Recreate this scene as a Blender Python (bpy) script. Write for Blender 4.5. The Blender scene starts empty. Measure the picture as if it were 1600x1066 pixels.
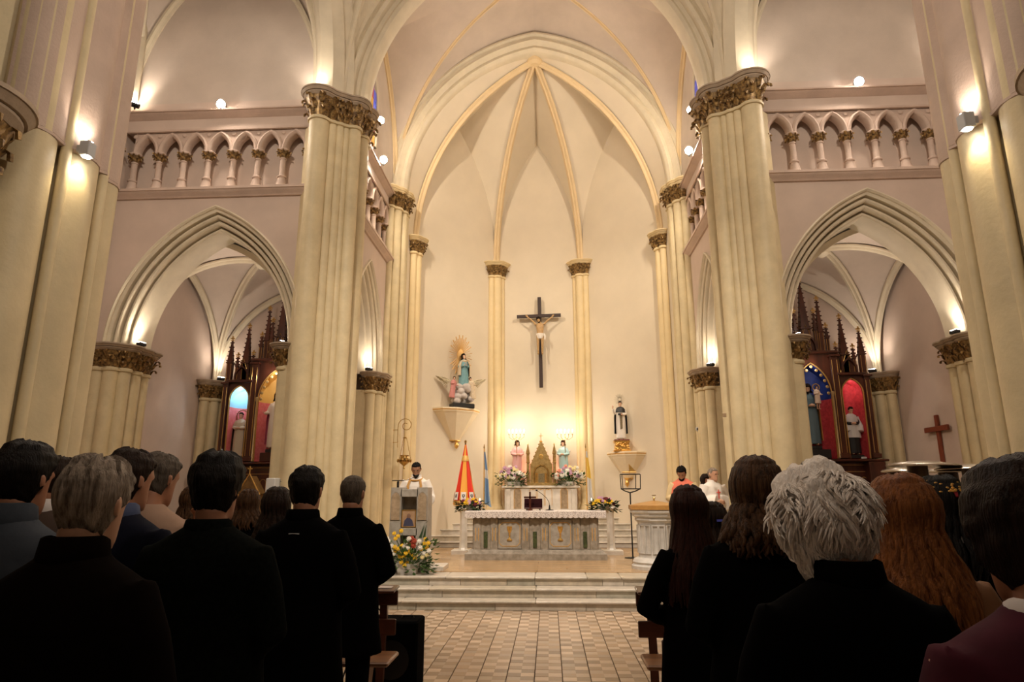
import bpy, math, random
from math import sin, cos, pi, sqrt, atan2, radians
from mathutils import Vector, Matrix, noise
V3 = Vector
rng = random.Random(7)
scene = bpy.context.scene
COL = scene.collection
# ------------------------------------------------------------------ camera, world, exposure
CAMX, CAMZ = 0.22, 1.62
F_PX, YAW, PITCH, ROLL = 1019.03, 0.0550851, 0.2312434, -0.0024226
fw = V3((-sin(YAW) * cos(PITCH), cos(YAW) * cos(PITCH), sin(PITCH)))
rt = V3((cos(YAW), sin(YAW), 0))
up = rt.cross(fw)
rt2 = rt * cos(ROLL) + up * sin(ROLL)
up2 = -rt * sin(ROLL) + up * cos(ROLL)
cam = bpy.data.cameras.new('camera')
cam.sensor_width = 36
cam.lens = F_PX / 1600 * 36
cam.clip_start = 0.05
cam.clip_end = 200
camo = bpy.data.objects.new('camera', cam)
M = Matrix((rt2, up2, -fw)).transposed().to_4x4()
M.translation = (CAMX, 0, CAMZ)
camo.matrix_world = M
COL.objects.link(camo)
scene.camera = camo
w = bpy.data.worlds.new('world')
scene.world = w
w.use_nodes = True
w.node_tree.nodes['Background'].inputs[0].default_value = (1.0, 0.80, 0.60, 1)
w.node_tree.nodes['Background'].inputs[1].default_value = 0.03
scene.view_settings.view_transform = 'Standard'
scene.view_settings.look = 'None'
scene.view_settings.gamma = 1
scene.view_settings.use_curve_mapping = False
scene.view_settings.exposure = 0.5
WARM = (1.0, 0.80, 0.60)
WARM2 = (1.0, 0.86, 0.72)

def light(kind, name, loc, power, color=WARM, radius=0.05, target=None, angle=100, blend=0.6, size=None):
    l = bpy.data.lights.new(name, kind)
    l.energy = power
    l.color = color
    if kind == 'AREA':
        l.shape = 'RECTANGLE'
        l.size, l.size_y = size
    else:
        l.shadow_soft_size = radius
    if kind == 'SPOT':
        l.spot_size = radians(angle)
        l.spot_blend = blend
    o = bpy.data.objects.new(name, l)
    o.location = loc
    if target is not None:
        o.rotation_euler = (V3(target) - V3(loc)).to_track_quat('-Z', 'Y').to_euler()
    COL.objects.link(o)
    return o

# unseen overhead fill lights, added to brighten nave and crossing
light('POINT', 'overhead_fill', (0, 0.6, 9.0), 190, WARM2, 0.5)
light('POINT', 'overhead_fill', (0, 7.6, 11.6), 120, WARM2, 0.5)
CH = (1.0, .85, .67)
for s in (-1, 1):
    # chancel floods on the cornices aim inward over altar and apse
    light('SPOT', 'chancel_flood', (s * 3.3, 13.0, 9.25), 455, CH, 0.08, (-s * 1.0, 16.4, 1.6), 110, 1)
    light('SPOT', 'chancel_flood', (s * 3.3, 12.9, 9.85), 290, CH, 0.08, (-s * .4, 16.6, 9.6), 140, 1)
    # wall floods on the transept cornices
    light('SPOT', 'transept_flood', (s * 5.95, 10.62, 9.2), 230, WARM2, 0.06, (s * 4.0, 4.0, .5), 150, 1)
    # unseen spots added high in crossing and transepts to brighten altar, steps and walls
    light('SPOT', 'crossing_fill_spot', (s * 3.0, 5.1, 9.6), 1500, WARM2, 0.12, (-s * .3, 12.6, 0.7), 62, 1)
    light('SPOT', 'crossing_fill_spot', (s * 4.4, 4.9, 9.3), 420, WARM2, .15, (s * 6.4, 12, 6.0), 120, 1)
    light('SPOT', 'crossing_fill_spot', (s * 5.9, 9.2, 11.8), 40, WARM2, .2, (s * 5.9, 9.6, 0), 150, 1)
    # spots added out of view, each brightening the opposite near pier
    light('SPOT', 'nave_side_fill', (-s * 3.0, .6, 5.6), 330, WARM2, .15, (s * 3.3, 4.2, 3.2), 62, 1)

# ------------------------------------------------------------------ materials
MATS = {}
def mat(name, color, rough=0.6, metal=0.0, var=0.0, vscale=4.0, bump=0.0, bscale=60.0, spec=None, emit=None, estr=0.0, color2=None, coat=0.0, sheen=0.0, stretch=None, alpha=None, trans=0.0):
    if name in MATS: return MATS[name]
    m = bpy.data.materials.new(name)
    m.use_nodes = True
    nt = m.node_tree
    b = nt.nodes['Principled BSDF']
    b.inputs['Base Color'].default_value = (*color, 1)
    b.inputs['Roughness'].default_value = rough
    b.inputs['Metallic'].default_value = metal
    if spec is not None: b.inputs['Specular IOR Level'].default_value = spec
    if coat: b.inputs['Coat Weight'].default_value = coat
    if sheen: b.inputs['Sheen Weight'].default_value = sheen
    if trans: b.inputs['Transmission Weight'].default_value = trans
    if emit is not None:
        b.inputs['Emission Color'].default_value = (*emit, 1)
        b.inputs['Emission Strength'].default_value = estr
    if var or bump or color2:
        tc = nt.nodes.new('ShaderNodeTexCoord')
        mp = nt.nodes.new('ShaderNodeMapping')
        if stretch: mp.inputs['Scale'].default_value = stretch
        nt.links.new(tc.outputs['Object'], mp.inputs[0])
    if var or color2:
        n = nt.nodes.new('ShaderNodeTexNoise')
        n.inputs['Scale'].default_value = vscale
        n.inputs['Detail'].default_value = 5
        n.inputs['Roughness'].default_value = 0.6
        nt.links.new(mp.outputs[0], n.inputs[0])
        r = nt.nodes.new('ShaderNodeValToRGB')
        c2 = color2 if color2 else tuple(max(0, c * (1 - var)) for c in color)
        c1 = color if color2 else tuple(min(1, c * (1 + var * .5)) for c in color)
        r.color_ramp.elements[0].position = .35
        r.color_ramp.elements[1].position = .65
        r.color_ramp.elements[0].color = (*c2, 1)
        r.color_ramp.elements[1].color = (*c1, 1)
        nt.links.new(n.outputs[0], r.inputs[0])
        nt.links.new(r.outputs[0], b.inputs['Base Color'])
    if bump:
        n2 = nt.nodes.new('ShaderNodeTexNoise')
        n2.inputs['Scale'].default_value = bscale
        n2.inputs['Detail'].default_value = 4
        nt.links.new(mp.outputs[0], n2.inputs[0])
        bp = nt.nodes.new('ShaderNodeBump')
        bp.inputs['Strength'].default_value = bump
        bp.inputs['Distance'].default_value = 0.02
        nt.links.new(n2.outputs[0], bp.inputs['Height'])
        nt.links.new(bp.outputs[0], b.inputs['Normal'])
    MATS[name] = m
    return m

WALL = mat('wall_plaster', (.60, .48, .40), .85, var=.07, vscale=1.3, bump=.12, bscale=90)
APSEW = mat('apse_plaster', (.68, .59, .45), .85, var=.05, vscale=1.0, bump=.1, bscale=80)
UPPER = mat('upper_plaster', (.58, .49, .41), .85, var=.08, vscale=1.4, bump=.15, bscale=70)
COLP = mat('column_paint', (.64, .53, .32), .55, var=.10, vscale=3.5, bump=.12, bscale=30)
COLA = mat('apse_column_paint', (.72, .57, .32), .55, var=.06, vscale=3.0, bump=.06, bscale=30)
PINK = mat('moulding_plaster', (.55, .42, .34), .75, var=.10, vscale=3.0, bump=.15, bscale=50)
MOULD = mat('arch_moulding', (.66, .58, .43), .7, var=.07, vscale=3.0, bump=.1, bscale=50)
RIBM = mat('rib_paint', (.72, .55, .32), .65, var=.06, vscale=2.0)
FOLI = mat('gilded_foliage', (.44, .28, .10), .42, metal=.35, color2=(.07, .035, .015), vscale=20)
ABAC = mat('abacus_stone', (.40, .31, .22), .7, var=.15, vscale=6, bump=.2, bscale=40)
GOLD = mat('gold_leaf', (.85, .53, .16), .32, metal=.9, var=.25, vscale=20)
GOLDP = mat('gold_paint', (.72, .43, .12), .5, metal=.3, var=.15, vscale=10)
BRASS = mat('brass', (.55, .36, .13), .3, metal=1, var=.3, vscale=15)
MARB = mat('white_marble', (.76, .71, .63), .28, color2=(.62, .57, .49), vscale=5, bump=.03, bscale=20)
MARB2 = mat('grey_veined_marble', (.40, .37, .32), .3, color2=(.27, .245, .20), vscale=9)
MARBA = mat('altar_marble', (.37, .325, .265), .35, color2=(.23, .20, .155), vscale=11)
MARBT = mat('tan_marble', (.42, .31, .20), .4, color2=(.27, .20, .12), vscale=14)
GREENM = mat('green_marble', (.09, .11, .04), .3, color2=(.03, .045, .02), vscale=25)
MAHO = mat('mahogany', (.10, .026, .012), .3, color2=(.045, .012, .007), vscale=7, stretch=(1, 1, .15), coat=.3)
PEWW = mat('pew_wood', (.085, .022, .009), .38, color2=(.035, .009, .004), vscale=9, stretch=(.2, 1, 1), coat=.3)
PEWL = mat('pew_seat_wood', (.24, .105, .04), .35, color2=(.14, .055, .02), vscale=9, stretch=(.2, 1, 1))
IRON = mat('black_iron', (.012, .011, .010), .5, metal=.4)
BLK = mat('black_cloth', (.0022, .002, .002), 1.0, spec=.02)
GREYBOX = mat('sconce_grey', (.42, .42, .42), .5)
PLASTW = mat('white_plastic', (.6, .6, .58), .4)
LAMP = mat('lamp_face', (1, 1, 1), .4, emit=(1, .88, .72), estr=60)
LAMPS = mat('small_lamp_face', (1, 1, 1), .4, emit=(1, .93, .85), estr=35)
FLAME = mat('candle_flame', (1, .8, .4), .4, emit=(1, .62, .28), estr=14)
BULB = mat('candle_bulb', (1, .9, .7), .4, emit=(1, .80, .52), estr=45)
LEAF = mat('leaf_green', (.06, .14, .02), .5, color2=(.03, .075, .012), vscale=12)
LEAFD = mat('dark_leaf', (.025, .065, .012), .5, color2=(.012, .03, .006), vscale=12)
LACE = mat('lace_cloth', (.60, .54, .50), .9)
WHITEC = mat('white_vestment', (.74, .69, .62), .85, var=.06, vscale=6)

# ------------------------------------------------------------------ mesh helpers
class MB:
    def __init__(s):
        s.v = []; s.f = []; s.mi = []; s.m = 0
    def add(s, vs, fs):
        o = len(s.v)
        s.v.extend(tuple(p) for p in vs)
        s.f.extend(tuple(i + o for i in f) for f in fs)
        s.mi.extend([s.m] * len(fs))
        return s
    def box(s, c, d, R=None, taper=1.0):
        x, y, z = d[0] / 2, d[1] / 2, d[2] / 2
        vs = [V3((sx * x * (taper if sz > 0 else 1), sy * y * (taper if sz > 0 else 1), sz * z)) for sz in (-1, 1) for sx, sy in ((-1, -1), (1, -1), (1, 1), (-1, 1))]
        if R is not None: vs = [R @ p for p in vs]
        c = V3(c)
        return s.add([p + c for p in vs], [(0, 3, 2, 1), (4, 5, 6, 7), (0, 1, 5, 4), (1, 2, 6, 5), (2, 3, 7, 6), (3, 0, 4, 7)])
    def cbox(s, c, d, b=.01, R=None):
        # box with chamfered vertical-profile edges (12-gon rings)
        x, y, z = d[0] / 2, d[1] / 2, d[2] / 2
        b = min(b, x * .9, y * .9, z * .9)
        def ring(x, y, z): return [(-x + b, -y, z), (x - b, -y, z), (x, -y + b, z), (x, y - b, z), (x - b, y, z), (-x + b, y, z), (-x, y - b, z), (-x, -y + b, z)]
        rs = [ring(x - b, y - b, -z), ring(x, y, -z + b), ring(x, y, z - b), ring(x - b, y - b, z)]
        c = V3(c)
        rs = [[(R @ V3(p) if R is not None else V3(p)) + c for p in r] for r in rs]
        return s.loft(rs)
    def loft(s, rings, closed=True, caps=True):
        n = len(rings[0]); vs = [p for r in rings for p in r]; fs = []
        for i in range(len(rings) - 1):
            for j in range(n if closed else n - 1):
                k = (j + 1) % n
                fs.append((i * n + j, i * n + k, (i + 1) * n + k, (i + 1) * n + j))
        if caps and closed:
            fs.append(tuple(range(n - 1, -1, -1)))
            fs.append(tuple((len(rings) - 1) * n + j for j in range(n)))
        return s.add(vs, fs)
    def lathe(s, prof, c=(0, 0, 0), n=20, sx=1, sy=1, R=None):
        c = V3(c); rings = []
        for r, z in prof:
            r = max(r, 1e-4)
            ring = [V3((r * cos(2 * pi * j / n) * sx, r * sin(2 * pi * j / n) * sy, z)) for j in range(n)]
            if R is not None: ring = [R @ p for p in ring]
            rings.append([p + c for p in ring])
        return s.loft(rings)
    def tube(s, pts, r, n=8, flat=1.0):
        pts = [V3(p) for p in pts]
        if not hasattr(r, '__len__'): r = [r] * len(pts)
        rings = []; prev = None
        for i, p in enumerate(pts):
            t = (pts[min(i + 1, len(pts) - 1)] - pts[max(i - 1, 0)])
            if t.length < 1e-9: t = V3((0, 0, 1))
            t.normalize()
            if prev is None:
                a = V3((1, 0, 0)) if abs(t.x) < .8 else V3((0, 1, 0))
                prev = (a - t * a.dot(t)).normalized()
            else:
                prev = (prev - t * prev.dot(t))
                prev = prev.normalized() if prev.length > 1e-6 else t.orthogonal().normalized()
            b = t.cross(prev)
            rings.append([p + prev * (r[i] * cos(2 * pi * j / n)) + b * (r[i] * flat * sin(2 * pi * j / n)) for j in range(n)])
        return s.loft(rings)
    def ell(s, c, r, n=12, m=8, R=None):
        rings = []
        c = V3(c)
        for i in range(m + 1):
            a = -pi / 2 + pi * i / m
            rr = max(cos(a), 1e-3)
            ring = [V3((r[0] * rr * cos(2 * pi * j / n), r[1] * rr * sin(2 * pi * j / n), r[2] * sin(a))) for j in range(n)]
            if R is not None: ring = [R @ p for p in ring]
            rings.append([p + c for p in ring])
        return s.loft(rings)
    def grid(s, fn, nu, nv):
        vs = [fn(i / nu, j / nv) for i in range(nu + 1) for j in range(nv + 1)]
        fs = [(i * (nv + 1) + j, (i + 1) * (nv + 1) + j, (i + 1) * (nv + 1) + j + 1, i * (nv + 1) + j + 1) for i in range(nu) for j in range(nv)]
        return s.add(vs, fs)
    def prism(s, poly, z0, z1):
        return s.loft([[V3((x, y, z0)) for x, y in poly], [V3((x, y, z1)) for x, y in poly]])
    def slab(s, poly3, off):
        off = V3(off)
        return s.loft([[V3(p) for p in poly3], [V3(p) + off for p in poly3]])
    def sweep(s, path, prof, side, closed=False, caps=True):
        """prof = (a, b) pairs, a along side, b along n = tangent x side"""
        path = [V3(p) for p in path]
        rings = []
        for i, p in enumerate(path):
            t = (path[min(i + 1, len(path) - 1)] - path[max(i - 1, 0)]).normalized()
            sd = side[i] if isinstance(side, list) else side
            sd = V3(sd)
            sd = (sd - t * sd.dot(t)).normalized()
            nn = t.cross(sd)
            rings.append([p + sd * a + nn * b for a, b in prof])
        return s.loft(rings, closed=closed, caps=caps)
    def obj(s, name, m, parent=None, smooth=35, loc=None):
        me = bpy.data.meshes.new(name)
        me.from_pydata(s.v, [], s.f)
        ms = m if isinstance(m, (list, tuple)) else [m]
        for x in ms: me.materials.append(x)
        if len(ms) > 1: me.polygons.foreach_set('material_index', s.mi)
        if smooth:
            me.shade_smooth()
            me.set_sharp_from_angle(angle=radians(smooth))
        me.update()
        o = bpy.data.objects.new(name, me)
        COL.objects.link(o)
        if parent is not None: o.parent = parent
        if loc is not None: o.location = loc
        return o

def empty(name, label, cat, loc=(0, 0, 0), rz=0, group=None, sc=1.0):
    o = bpy.data.objects.new(name, None)
    o.empty_display_size = .1
    o.location = loc
    o.rotation_euler = (0, 0, rz)
    o.scale = (sc, sc, sc)
    COL.objects.link(o)
    o['label'] = label; o['category'] = cat
    if group: o['group'] = group
    return o
def tag(o, label, cat, group=None):
    o['label'] = label; o['category'] = cat
    if group: o['group'] = group
    return o
def struct(o):
    o['kind'] = 'structure'; return o
def copy_tree(o, parent=None):
    c = o.copy(); COL.objects.link(c)
    if parent is not None: c.parent = parent
    for ch in list(o.children): copy_tree(ch, c)
    return c
def share(name, me, parent, loc=(0, 0, 0), rz=0, scale=None):
    o = bpy.data.objects.new(name, me)
    COL.objects.link(o)
    o.parent = parent; o.location = loc; o.rotation_euler = (0, 0, rz)
    if scale: o.scale = scale
    return o
def circ(x, y, r, n=24, z=0, a0=0): return [V3((x + r * cos(a0 + 2 * pi * j / n), y + r * sin(a0 + 2 * pi * j / n), z)) for j in range(n)]
def lerp(a, b, t): return a + (b - a) * t

# ------------------------------------------------------------------ pointed arch maths
def arch_pts(a, rise, k=0.0, n=24, zend=None):
    """half-span a, rise: list of (u, z) left springing to right, offset outward by k; concentric"""
    R = (a * a + rise * rise) / (2 * a)
    c = R - a
    Rk = R + k
    if Rk <= c: Rk = c + .01
    top = math.acos(max(-1, min(1, c / Rk)))   # angle where u = 0
    pts = []
    for i in range(n + 1):
        th = top * i / n
        pts.append((c - Rk * cos(th), Rk * sin(th)))
    right = [(-u, z) for u, z in reversed(pts[:-1])]
    return pts + right

class Plane:
    def __init__(s, O, U, D):
        s.O = V3(O); s.U = V3(U); s.D = V3(D)
    def P(s, u, z, d=0.0): return s.O + s.U * u + s.D * d + V3((0, 0, z))

def arch_sweep(mb, pl, a, rise, z0, prof, n=24, zbase=None):
    """prof: list of (k, d) in-plane offset and depth, makes strips along the arch (and down to zbase)"""
    cols = []
    for k, d in prof:
        pts = arch_pts(a, rise, k, n)
        col = [pl.P(u, z0 + z, d) for u, z in pts]
        if zbase is not None:
            col = [pl.P(pts[0][0], zbase, d)] + col + [pl.P(pts[-1][0], zbase, d)]
        cols.append(col)
    m = len(cols[0]); vs = [p for c in cols for p in c]; fs = []
    for i in range(len(cols) - 1):
        for j in range(m - 1):
            fs.append((i * m + j, i * m + j + 1, (i + 1) * m + j + 1, (i + 1) * m + j))
    mb.add(vs, fs)

def arch_wall(mb, pl, u0, u1, zb, zt, a, rise, z0, k=0.0, d=0.0, n=24):
    """flat wall face u0..u1, zb..zt with an arched opening centred on u=0"""
    pts = arch_pts(a, rise, k, n)
    ul, ur = pts[0][0], pts[-1][0]
    P = lambda u, z: pl.P(u, z, d)
    mb.add([P(u0, zb), P(ul, zb), P(ul, zt), P(u0, zt)], [(0, 1, 2, 3)])
    mb.add([P(ur, zb), P(u1, zb), P(u1, zt), P(ur, zt)], [(0, 1, 2, 3)])
    vs = []
    for u, z in pts: vs += [P(u, z0 + z), P(u, zt)]
    mb.add(vs, [(2 * i, 2 * i + 2, 2 * i + 3, 2 * i + 1) for i in range(len(pts) - 1)])

def union_outline(circles, c, scale=0.0, n=72, mul=1.0):
    """star-shaped outline of a union of circles around centre c; scale adds to the radii"""
    out = []
    for i in range(n):
        th = 2 * pi * i / n
        dx, dy = cos(th), sin(th)
        best = 0.02
        for x, y, r in circles:
            r = r * mul + scale
            px, py = x - c[0], y - c[1]
            b = px * dx + py * dy
            q = b * b - (px * px + py * py - r * r)
            if q > 0:
                t = b + sqrt(q)
                if t > best: best = t
        out.append((c[0] + dx * best, c[1] + dy * best))
    return out

LEAFME = None
def foliage(mb, outline_lo, outline_hi, z0, z1, size=.09, step=3, rows=3):
    """curling acanthus leaves that stand off a bell between two outlines"""
    n = len(outline_lo)
    for row in range(rows):
        t0 = row / rows
        for i in range((row % 2) * (step // 2), n, step):
            a = V3((*outline_lo[i], 0)); b = V3((*outline_hi[i], 0))
            a2 = V3((*outline_lo[(i + 1) % n], 0)); b2 = V3((*outline_hi[(i - 1) % n], 0))
            tang = (V3((*outline_hi[(i + 1) % n], 0)) - b2)
            if tang.length < 1e-5: continue
            tang.normalize()
            out = V3((tang.y, -tang.x, 0))
            cen = lerp(a, b, t0)
            sz = size * rng.uniform(.8, 1.2)
            h = (z1 - z0) / rows * 1.35
            zz = lerp(z0, z1, t0) + rng.uniform(-.1, .1) * h * .3
            prof = [(0.0, 0.0, .50), (.30, .30, .9), (.45, .62, 1.0), (.95, .90, .8), (1.45, .80, .5), (1.5, .5, .12)]
            rings = []
            for o_, hz, wd in prof:
                pc = cen + out * (o_ * sz * .75) + V3((0, 0, zz + hz * h))
                wv = tang * (wd * sz * .5)
                rings.append([pc - wv, pc - wv * .4 + out * sz * .18, pc + wv * .4 + out * sz * .18, pc + wv, pc - out * .02])
            mb.loft(rings)

def cluster(label, circles, c, z0, zneck, ztop, core=None, mat_sh=None, grow=.10, fol=.085, base=True, group=None, cname='clustered_column', abac_m=None, step=3, cap_from=None):
    """clustered column: separate shafts, moulded base, foliage capital and scalloped abacus"""
    r = empty(cname, label, 'column', (c[0], c[1], z0), group=group)
    mat_sh = mat_sh or COLP
    off = lambda pts: pts
    def put(mb, name, m, sm=35):
        o = mb.obj(name, m, r, sm); o.location = (-c[0], -c[1], -z0); return o
    if core:
        mb = MB(); mb.prism(core, z0, zneck + .05); put(mb, 'pier_core', mat_sh)
    for x, y, rad in circles:
        mb = MB()
        mb.lathe([(rad, z0 + (.3 if base else 0)), (rad, zneck)], (x, y, 0), 28)
        put(mb, 'shaft', mat_sh)
    if base:
        mb = MB()
        for dz0, dz1, g in ((0, .22, .09), (.22, .27, .06), (.27, .33, .03)):
            mb.loft([[V3((x, y, z0 + dz0)) for x, y in union_outline(circles, c, g)], [V3((x, y, z0 + dz1)) for x, y in union_outline(circles, c, g * .8)]])
        put(mb, 'base', mat_sh)
    # necking ring
    mb = MB()
    cir = circles
    lo = union_outline(cir, c, 0.0); 
    prof = [(.0, -.04), (.028, -.03), (.034, 0), (.02, .03), (0, .035)]
    mb.loft([[V3((x, y, zneck + dz)) for x, y in union_outline(cir, c, g)] for g, dz in prof])
    put(mb, 'neck_ring', mat_sh)
    zb = ztop - (ztop - zneck) * .27
    bell = MB()
    hi = union_outline(cir, c, grow * .7)
    bell.loft([[V3((x, y, zneck + .02)) for x, y in lo], [V3((x, y, lerp(zneck, zb, .6))) for x, y in union_outline(cir, c, grow * .25)], [V3((x, y, zb)) for x, y in hi]])
    foliage(bell, union_outline(cir, c, .0), union_outline(cir, c, grow * .55), zneck + .03, zb - .02, fol, step)
    put(bell, 'leaf_capital', FOLI, 50)
    ab = MB()
    h = ztop - zb
    for g0, g1, t0, t1 in ((.75, 1.0, 0, .30), (1.0, 1.0, .30, .42), (1.12, 1.35, .46, .78), (1.42, 1.42, .80, 1.0)):
        ab.loft([[V3((x, y, zb + t0 * h)) for x, y in union_outline(cir, c, grow * g0)], [V3((x, y, zb + t1 * h)) for x, y in union_outline(cir, c, grow * g1)]])
    put(ab, 'abacus', abac_m or ABAC)
    return r
def at(px, py, Y):
    """point of the world seen at pixel (px, py) at distance Y up the nave"""
    d = fw + rt2 * ((px - 800) / F_PX) - up2 * ((py - 533) / F_PX)
    t = Y / d.y
    return V3((CAMX, 0, CAMZ)) + d * t

# ================================================================== FLOOR
def tile_material():
    m = bpy.data.materials.new('nave_tile')
    m.use_nodes = True
    nt = m.node_tree; b = nt.nodes['Principled BSDF']
    g = nt.nodes.new('ShaderNodeNewGeometry')
    mp = nt.nodes.new('ShaderNodeMapping')
    mp.inputs['Location'].default_value = (-.06 / .1275, 0, 0)
    mp.inputs['Scale'].default_value = (1 / .1275, 1 / .125, 0)
    nt.links.new(g.outputs['Position'], mp.inputs[0])
    fl = nt.nodes.new('ShaderNodeVectorMath'); fl.operation = 'FLOOR'
    nt.links.new(mp.outputs[0], fl.inputs[0])
    ch = nt.nodes.new('ShaderNodeTexChecker'); ch.inputs['Scale'].default_value = 1
    add = nt.nodes.new('ShaderNodeVectorMath'); add.operation = 'ADD'; add.inputs[1].default_value = (.5, .5, .5)
    nt.links.new(fl.outputs[0], add.inputs[0])
    nt.links.new(add.outputs[0], ch.inputs[0])
    ch.inputs[1].default_value = (.49, .38, .28, 1)
    ch.inputs[2].default_value = (.335, .235, .145, 1)
    wn = nt.nodes.new('ShaderNodeTexWhiteNoise')
    nt.links.new(add.outputs[0], wn.inputs[0])
    no = nt.nodes.new('ShaderNodeTexNoise'); no.inputs['Scale'].default_value = 30; no.inputs['Detail'].default_value = 5
    nt.links.new(g.outputs['Position'], no.inputs[0])
    ad = nt.nodes.new('ShaderNodeMath'); ad.operation = 'ADD'
    nt.links.new(wn.outputs['Value'], ad.inputs[0]); nt.links.new(no.outputs[0], ad.inputs[1])
    mr = nt.nodes.new('ShaderNodeMapRange')
    mr.inputs['From Min'].default_value = .3; mr.inputs['From Max'].default_value = 1.7
    mr.inputs['To Min'].default_value = .62; mr.inputs['To Max'].default_value = 1.3
    nt.links.new(ad.outputs[0], mr.inputs[0])
    mx = nt.nodes.new('ShaderNodeVectorMath'); mx.operation = 'SCALE'
    nt.links.new(ch.outputs[0], mx.inputs[0]); nt.links.new(mr.outputs[0], mx.inputs['Scale'])
    nt.links.new(mx.outputs[0], b.inputs['Base Color'])
    mr2 = nt.nodes.new('ShaderNodeMapRange')
    mr2.inputs['To Min'].default_value = .22; mr2.inputs['To Max'].default_value = .5
    nt.links.new(no.outputs[0], mr2.inputs[0]); nt.links.new(mr2.outputs[0], b.inputs['Roughness'])
    return m
TILE = tile_material()
GROUT = mat('grout', (.10, .07, .045), .9)
mb = MB(); mb.box((0, 2.9, -.16), (17, 14.2, .3))
floor = struct(mb.obj('floor', GROUT, smooth=0))
TW, TD = .255, .25
tb = MB(); tb.cbox((0, 0, -.011), (TW - .008, TD - .005, .022), .002)
tme = tb.obj('tile', TILE, floor, smooth=0)
n = 0; stuff = MB()
t_first = tme
for i in range(-31, 32):
    for j in range(-16, 40):
        x = .06 + (i + .5) * TW; y = (j + .5) * TD
        if y > 9.98 or abs(x) > 7.9: continue
        if abs(x) < 1.62 and y > 5.2:
            if t_first is not None:
                o = t_first; t_first = None
            else:
                o = share('tile', tme.data, floor)
            o.location = (x, y, 0); n += 1
            o.rotation_euler = (rng.gauss(0, .0012), rng.gauss(0, .0012), 0)
        else:
            hx, hy = TW / 2 - .0025, TD / 2 - .0025
            stuff.add([(x - hx, y - hy, 0), (x + hx, y - hy, 0), (x + hx, y + hy, 0), (x - hx, y + hy, 0)], [(0, 1, 2, 3)])
so = stuff.obj('tile_field', TILE, floor, smooth=0); so['kind'] = 'stuff'

# ---- three marble steps and the chancel platform
def slab_material(k):
    cs = [((.55, .49, .40), (.40, .36, .29)), ((.62, .56, .47), (.48, .43, .36)), ((.44, .41, .33), (.33, .31, .245)), ((.58, .50, .38), (.42, .37, .29))]
    c1, c2 = cs[k]
    return mat('step_marble_%s' % 'abcd'[k], c1, .30, color2=c2, vscale=7, bump=.03, bscale=15)
SM = [slab_material(k) for k in range(4)]
RH = .13
mb = MB()
for k in range(3):
    mb.box((0, (9.99 + k * .31 + 12.0) / 2, RH * (k + .5) - .02), (15.9, 12.0 - (9.99 + k * .31), RH - .04))
steps = struct(mb.obj('floor_steps', MARB2, smooth=0))
cuts = [[(-7.9, -4.1), (-4.1, -2.0), (-2.0, -1.83 + .1), (-1.73, -1.73 + 1.15), (-.58, .72), (.72, 1.9), (1.9, 4.3), (4.3, 7.9)],
        [(-7.9, -4.6), (-4.6, -3.1), (-3.1, -1.4), (-1.4, -.03), (-.03, .89), (.89, 2.6), (2.6, 5.2), (5.2, 7.9)],
        [(-7.9, -3.3), (-3.3, -1.66), (-1.66, -1.17), (-1.17, -.45), (-.45, -.02), (-.02, 1.01), (1.01, 1.33), (1.33, 2.9), (2.9, 7.9)]]
tcuts = [[(-7.9, -4.4), (-4.4, -1.95), (-1.95, .0), (.0, 2.35), (2.35, 7.9)], [(-7.9, -3.5), (-3.5, -1.6), (-1.6, .0), (.0, 2.0), (2.0, 7.9)], [(-7.9, -3.9), (-3.9, -1.4), (-1.4, -.02), (-.02, .78), (.78, 1.3), (1.3, 2.9), (2.9, 7.9)]]
for k in range(3):
    Y = 9.97 + k * .31
    for a, b in cuts[k]:
        mb = MB(); mb.cbox(((a + b) / 2, Y + .012 + rng.uniform(-.002, .002), RH * k + (RH - .035) / 2), (b - a - .006, .03, RH - .037), .003)
        mb.obj('riser_slab', SM[rng.choice((0, 2, 2, 3)) if (a, b) not in ((-1.66, -1.17), (1.01, 1.33)) else 1], steps, smooth=0)
    for a, b in tcuts[k]:
        dpt = .36 if k < 2 else .62
        mb = MB(); mb.cbox(((a + b) / 2, Y - .035 + dpt / 2, RH * (k + 1) - .018), (b - a - .005, dpt, .035), .010)
        mb.obj('tread_slab', SM[rng.choice((1, 1, 3, 0))], steps)
PLZ = RH * 3
PARQ = mat('chancel_floor_wood', (.52, .34, .17), .22, color2=(.38, .24, .11), vscale=2.2, stretch=(.6, 9, 1), coat=.2)
mb = MB(); mb.box((0, 15.3, PLZ - .1), (16, 6.6, .2))
pl = struct(mb.obj('floor_chancel', mat('dark_joint', (.12, .07, .035), .8), smooth=0))
y = 11.16
for r_ in range(14):
    for c_ in range(4):
        if abs(-3.6 + c_ * 2.4) > 5: continue
        mb = MB(); mb.cbox((-3.6 + c_ * 2.4 + (r_ % 2) * .5, y + .17, PLZ + .004), (2.395, .335, .012), .003)
        mb.obj('floor_board', PARQ, pl, smooth=0)
    y += .34
for s in (-1, 1):   # chapel floors
    mb = MB(); mb.box((s * 6.4, 13.4, PLZ + .005), (3.0, 4.3, .012)); mb.obj('floor_board', PARQ, pl, smooth=0)

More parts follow.
